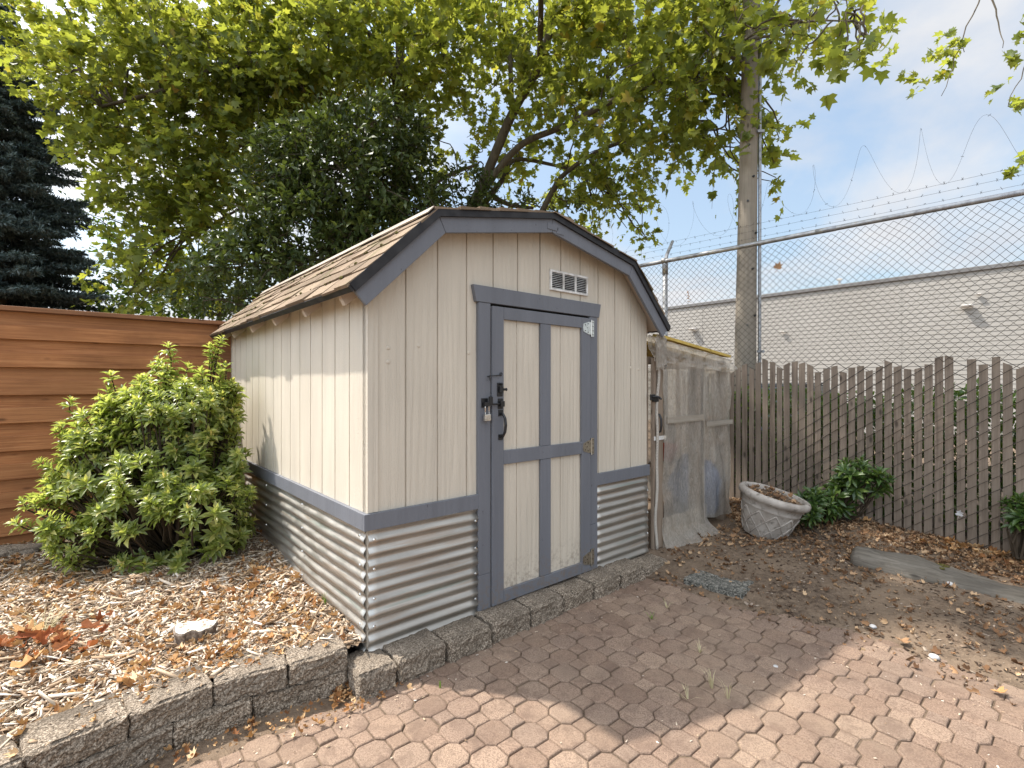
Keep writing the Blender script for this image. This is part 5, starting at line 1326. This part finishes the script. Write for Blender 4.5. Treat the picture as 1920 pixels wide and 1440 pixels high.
def litter(name, x, y, z, tv, tf, size, mat, tilt, aspect=1., lift=.006):
    n = len(x); a = rng.uniform(0, 6.283, n); D = np.stack([np.cos(a), np.sin(a), rng.normal(size=n) * tilt * .6], -1)
    Nn = norm(np.stack([rng.normal(size=n) * tilt, rng.normal(size=n) * tilt, np.ones(n)], -1))
    Sz = size[0] + (size[1] - size[0]) * rng.random(n) ** 2.2
    asp = aspect if not hasattr(aspect, '__len__') else rng.uniform(*aspect, n)
    P = np.stack([x, y, z + lift], -1)
    return tag(scatter(name, tv, tf, P, D, Nn, Sz, M[mat], Wd=Sz * asp), kind="stuff")
inbed = lambda x, y: (poly_sd(x, y, BED) < -.015)
x, y = pick(150000, (-4.6, -.6, 1.0, 5.2), lambda x, y: inbed(x, y) * np.clip(1.15 - .22 * (y - 1.8), .25, 1))
litter("wood_chips", x, y, bz(x, y), CHIP_V, CHIP_F, (.008, .050), "chips", .5, (.14, .45))
x, y = pick(9000, (-4.6, -.6, 1.0, 5.0), lambda x, y: inbed(x, y) * 1.)
litter("wood_splinters", x, y, bz(x, y), CHIP_V, CHIP_F, (.03, .13), "chips", .3, (.05, .16), .012)
x, y = pick(500, (-3.2, -2.0, 1.6, 2.8), lambda x, y: np.exp(-(((x + 2.36) / .22) ** 2 + ((y - 2.45) / .16) ** 2)))
litter("dry_leaves", x, y, bz(x, y) + rng.random(len(x)) * .04, DRY_V, DRY_F, (.05, .12), "rust_leaf", 1.1, (.35, .7), .014)
x, y = pick(2600, (-2.2, -.5, 1.2, 2.5), lambda x, y: (np.abs(poly_sd(x, y, PATIO)) < .07) & (poly_sd(x, y, BED) > .1))
litter("dry_leaves", x, y, np.full(len(x), .008), DRY_V, DRY_F, (.010, .045), "dry_leaf", .8, (.35, .8), .004)
x, y = pick(15000, (-4.6, -.6, 1.0, 5.0), lambda x, y: inbed(x, y) * (.25 + .75 * sstep(fbm(x * 1.4, y * 1.4, 3.) * 2 + .5)) * np.clip(.55 + 1.2 * np.exp(-((x + 1.25) / .45) ** 2), 0, 1))
litter("dry_leaves", x, y, bz(x, y), DRY_V, DRY_F, (.018, .07), "dry_leaf", 1.0, (.35, .8), .012)
x, y = pick(1400, (-1.0, -.62, 2.15, 2.75), lambda x, y: (poly_sd(x, y, [(-.83, 2.33), (-.79, 2.28), (-.76, 2.40), (-.72, 2.52), (-.76, 2.52), (-.80, 2.44)]) < .01) * 1.)
litter("dry_leaves", x, y, np.full(len(x), .004) + rng.random(len(x)) * .03, DRY_V, DRY_F, (.02, .05), "dry_leaf", .7, (.5, 1.), .0)
WT = WALL + [(x - .11, y + .17) for x, y in WALL[::-1]]
x, y = pick(1500, (-2.3, -.6, 1.0, 2.7), lambda x, y: (poly_sd(x, y, WT) < -.01) * (.25 + .75 * (poly_sd(x, y, WT) > -.06)))
litter("wood_chips", x, y, np.full(len(x), .207), CHIP_V, CHIP_F, (.008, .04), "chips", .3, (.14, .45), .004)
x, y = pick(160, (-2.3, -.6, 1.0, 2.7), lambda x, y: poly_sd(x, y, WT) < -.01)
litter("dry_leaves", x, y, np.full(len(x), .208), DRY_V, DRY_F, (.02, .06), "dry_leaf", .7, (.35, .8), .004)
# leaf and bark litter over the dirt, thickest along the fence
ond = lambda x, y: poly_sd(x, y, PATIO)
def dd(x, y):
    d = ond(x, y); fd = fence_d(x, y); u = UX * (x - CX) + UY * (y - CY); v = VX * (x - CX) + VY * (y - CY)
    ok_ = (d > .02) & (fd > -.02) & ((u > 2.5) | (v < -.22)) & (x > .6) & ((v < -.05) | (u > 3.95))
    return ok_, d, fd
def dens1(x, y):
    ok_, d, fd = dd(x, y); return ok_ * np.clip(.08 + .95 * np.exp(-(fd / .55) ** 2) + .25 * sstep((y - 3.4) / 1.2) * (fbm(x * 2, y * 2, 8.) > -.05), 0, 1)
x, y = pick(58000, (.6, 5.2, 2.0, 6.3), dens1); litter("leaf_litter", x, y, gz(x, y), DRY_V, DRY_F, (.012, .062), "brown_leaf", .8, (.35, .8), .008)
x, y = pick(26000, (.6, 5.2, 1.8, 6.0), lambda x, y: dd(x, y)[0] * (.35 + .65 * (fbm(x * 3, y * 3, 5.) > 0)))
litter("bark_chips", x, y, gz(x, y), CHIP_V, CHIP_F, (.006, .035), "bark_chip", .3, (.2, .7), .003)
x, y = pick(900, (3.0, 4.4, 3.0, 4.4), lambda x, y: (np.abs(fence_d(x, y) - .14) < .13) * 1.); litter("dry_leaves", x, y, gz(x, y), DRY_V, DRY_F, (.03, .10), "dry_leaf", .6, (.5, 1.), .014)
# grit in the paver joints and a few crumbs on top
x, y = pick(2600, (-1.6, 2.6, 1.5, 3.7), lambda x, y: (ond(x, y) < -.02) * (.12 + .88 * (ond(x, y) > -.22)))
litter("grit", x, y, np.full(len(x), .001), CHIP_V, CHIP_F, (.003, .016), "chips", .25, (.3, .8), .002)
x, y = pick(260, (2.1, 2.7, 4.3, 4.9), lambda x, y: np.hypot(x - 2.37, y - 4.56) < .2)
litter("potted_leaves", x, y, .085 + .385 - (x - 2.37) * .21 + (y - 4.56) * .16, DRY_V, DRY_F, (.02, .07), "brown_leaf", .5, (.5, 1.), .0)
# single larger leaves that catch the eye
for (px, py, sz, mt, lb, zz) in ((62, 1195, .13, "dry_leaf", "big curled rust-red leaf on the bed at the far left", .2), (95, 1212, .11, "dry_leaf", "second rust-red curled leaf on the bed, right of the biggest one", .2),
                       (38, 1258, .12, "dry_leaf", "large pale tan curled leaf lying on the bed at the left edge", .2), (318, 1238, .07, "dry_leaf", "tan curled leaf on the bed just above the wall blocks", .2),
                       (1452, 1003, .10, "dry_leaf", "pale dry leaf on the dirt at the planter's foot", .09), (1618, 988, .10, "dry_leaf", "upright pale dry leaf leaning near the fence foot", .10),
                       (1870, 1040, .12, "dry_leaf", "large pale dry leaf standing against the slats at the right", .08), (1690, 1194, .07, "brown_leaf", "single brown leaf lying on bare dirt at the lower right", .04), (1871, 1288, .06, "dry_leaf", "small tan leaf on the dirt in the lower right corner", .03)):
    y = (CAM_Z - zz) * F_PX / (py - 720); p = (px - 960) / F_PX * y
    z = float(bz(p, y)) if px < 700 else float(gz(p, y))
    curl_leaf("fallen_leaf", (p, y, z + .02), sz, (R(random.uniform(-25, 25)), R(random.uniform(-25, 25)), random.uniform(0, 6.28)), M[mt], lb, "leaf", "single fallen leaves")
# small tufts between the pavers
def tuft(px, py, n, h, mat, label, spread=.5):
    y = CAM_Z * F_PX / (py - 720); p = np.array([(px - 960) / F_PX * y, y, -.004]); root = tag(empty("grass_tuft", p), label, "grass tuft", "weeds between the pavers")
    mb = MB()
    for k in range(n):
        a = rng.uniform(0, 6.28); l = h * rng.uniform(.5, 1.2); s = spread * rng.uniform(.4, 1.3); d = Vector((math.cos(a), math.sin(a), 0)); w = Vector((-d.y, d.x, 0)) * .0018
        b = d * .004; m_ = d * l * s * .5 + Vector((0, 0, l * .7)); e = d * l * s * 1.1 + Vector((0, 0, l * .95))
        mb.add([b - w, b + w, m_ + w * .8, m_ - w * .8, e], [(0, 1, 2, 3), (3, 2, 4)])
    mb.build("blades", M[mat], root)
tuft(1335, 1290, 16, .10, "dry_blade", "biggest straw-coloured grass tuft in the shaded pavers"); tuft(1365, 1310, 8, .10, "dry_blade", "straw tuft just below the biggest dry tuft on the pavers")
tuft(1312, 1222, 14, .05, "dry_blade", "small dry tuft in a joint above the biggest dry tuft", 1.); tuft(1250, 1140, 9, .045, "dry_blade", "tiny dry tuft near the far end of the pavers", 1.)
tuft(1222, 1160, 11, .035, "green_blade", "small green weed in the shaded pavers before the door", 1.6); tuft(825, 1288, 8, .04, "green_blade", "tiny green sprout in the sunlit pavers near the kerb's left end", .3)
tuft(1290, 1312, 8, .06, "dry_blade", "flattened dry tuft left of the biggest dry tuft", 1.5)
for (px, py, zz, n, lb) in ((610, 1130, .2, 9, "thin green grass blades at the foot of the corrugated panel"), (80, 1180, .2, 60, "fuzzy straw-coloured dry grass tuft at the bed's left edge")):
    y = (CAM_Z - zz) * F_PX / (py - 720); p = np.array([(px - 960) / F_PX * y, y, 0]); p[2] = float(bz(p[0], p[1])); root = tag(empty("grass_tuft", p), lb, "grass tuft"); mb = MB()
    for k in range(n):
        a = rng.uniform(0, 6.28); l = .11 * rng.uniform(.5, 1.2); s = (.4 if n < 20 else 1.4) * rng.uniform(.4, 1.3); d = Vector((math.cos(a), math.sin(a), 0)); w = Vector((-d.y, d.x, 0)) * .0018
        b = d * .03 * (n > 20) * rng.random(); m_ = b + d * l * s * .5 + Vector((0, 0, l * .6)); e = b + d * l * s * 1.1 + Vector((0, 0, l * .8)); mb.add([b - w, b + w, m_ + w * .8, m_ - w * .8, e], [(0, 1, 2, 3), (3, 2, 4)])
    mb.build("blades", M["green_blade" if n < 20 else "dry_blade"], root)
print("plane leaves", nplane)
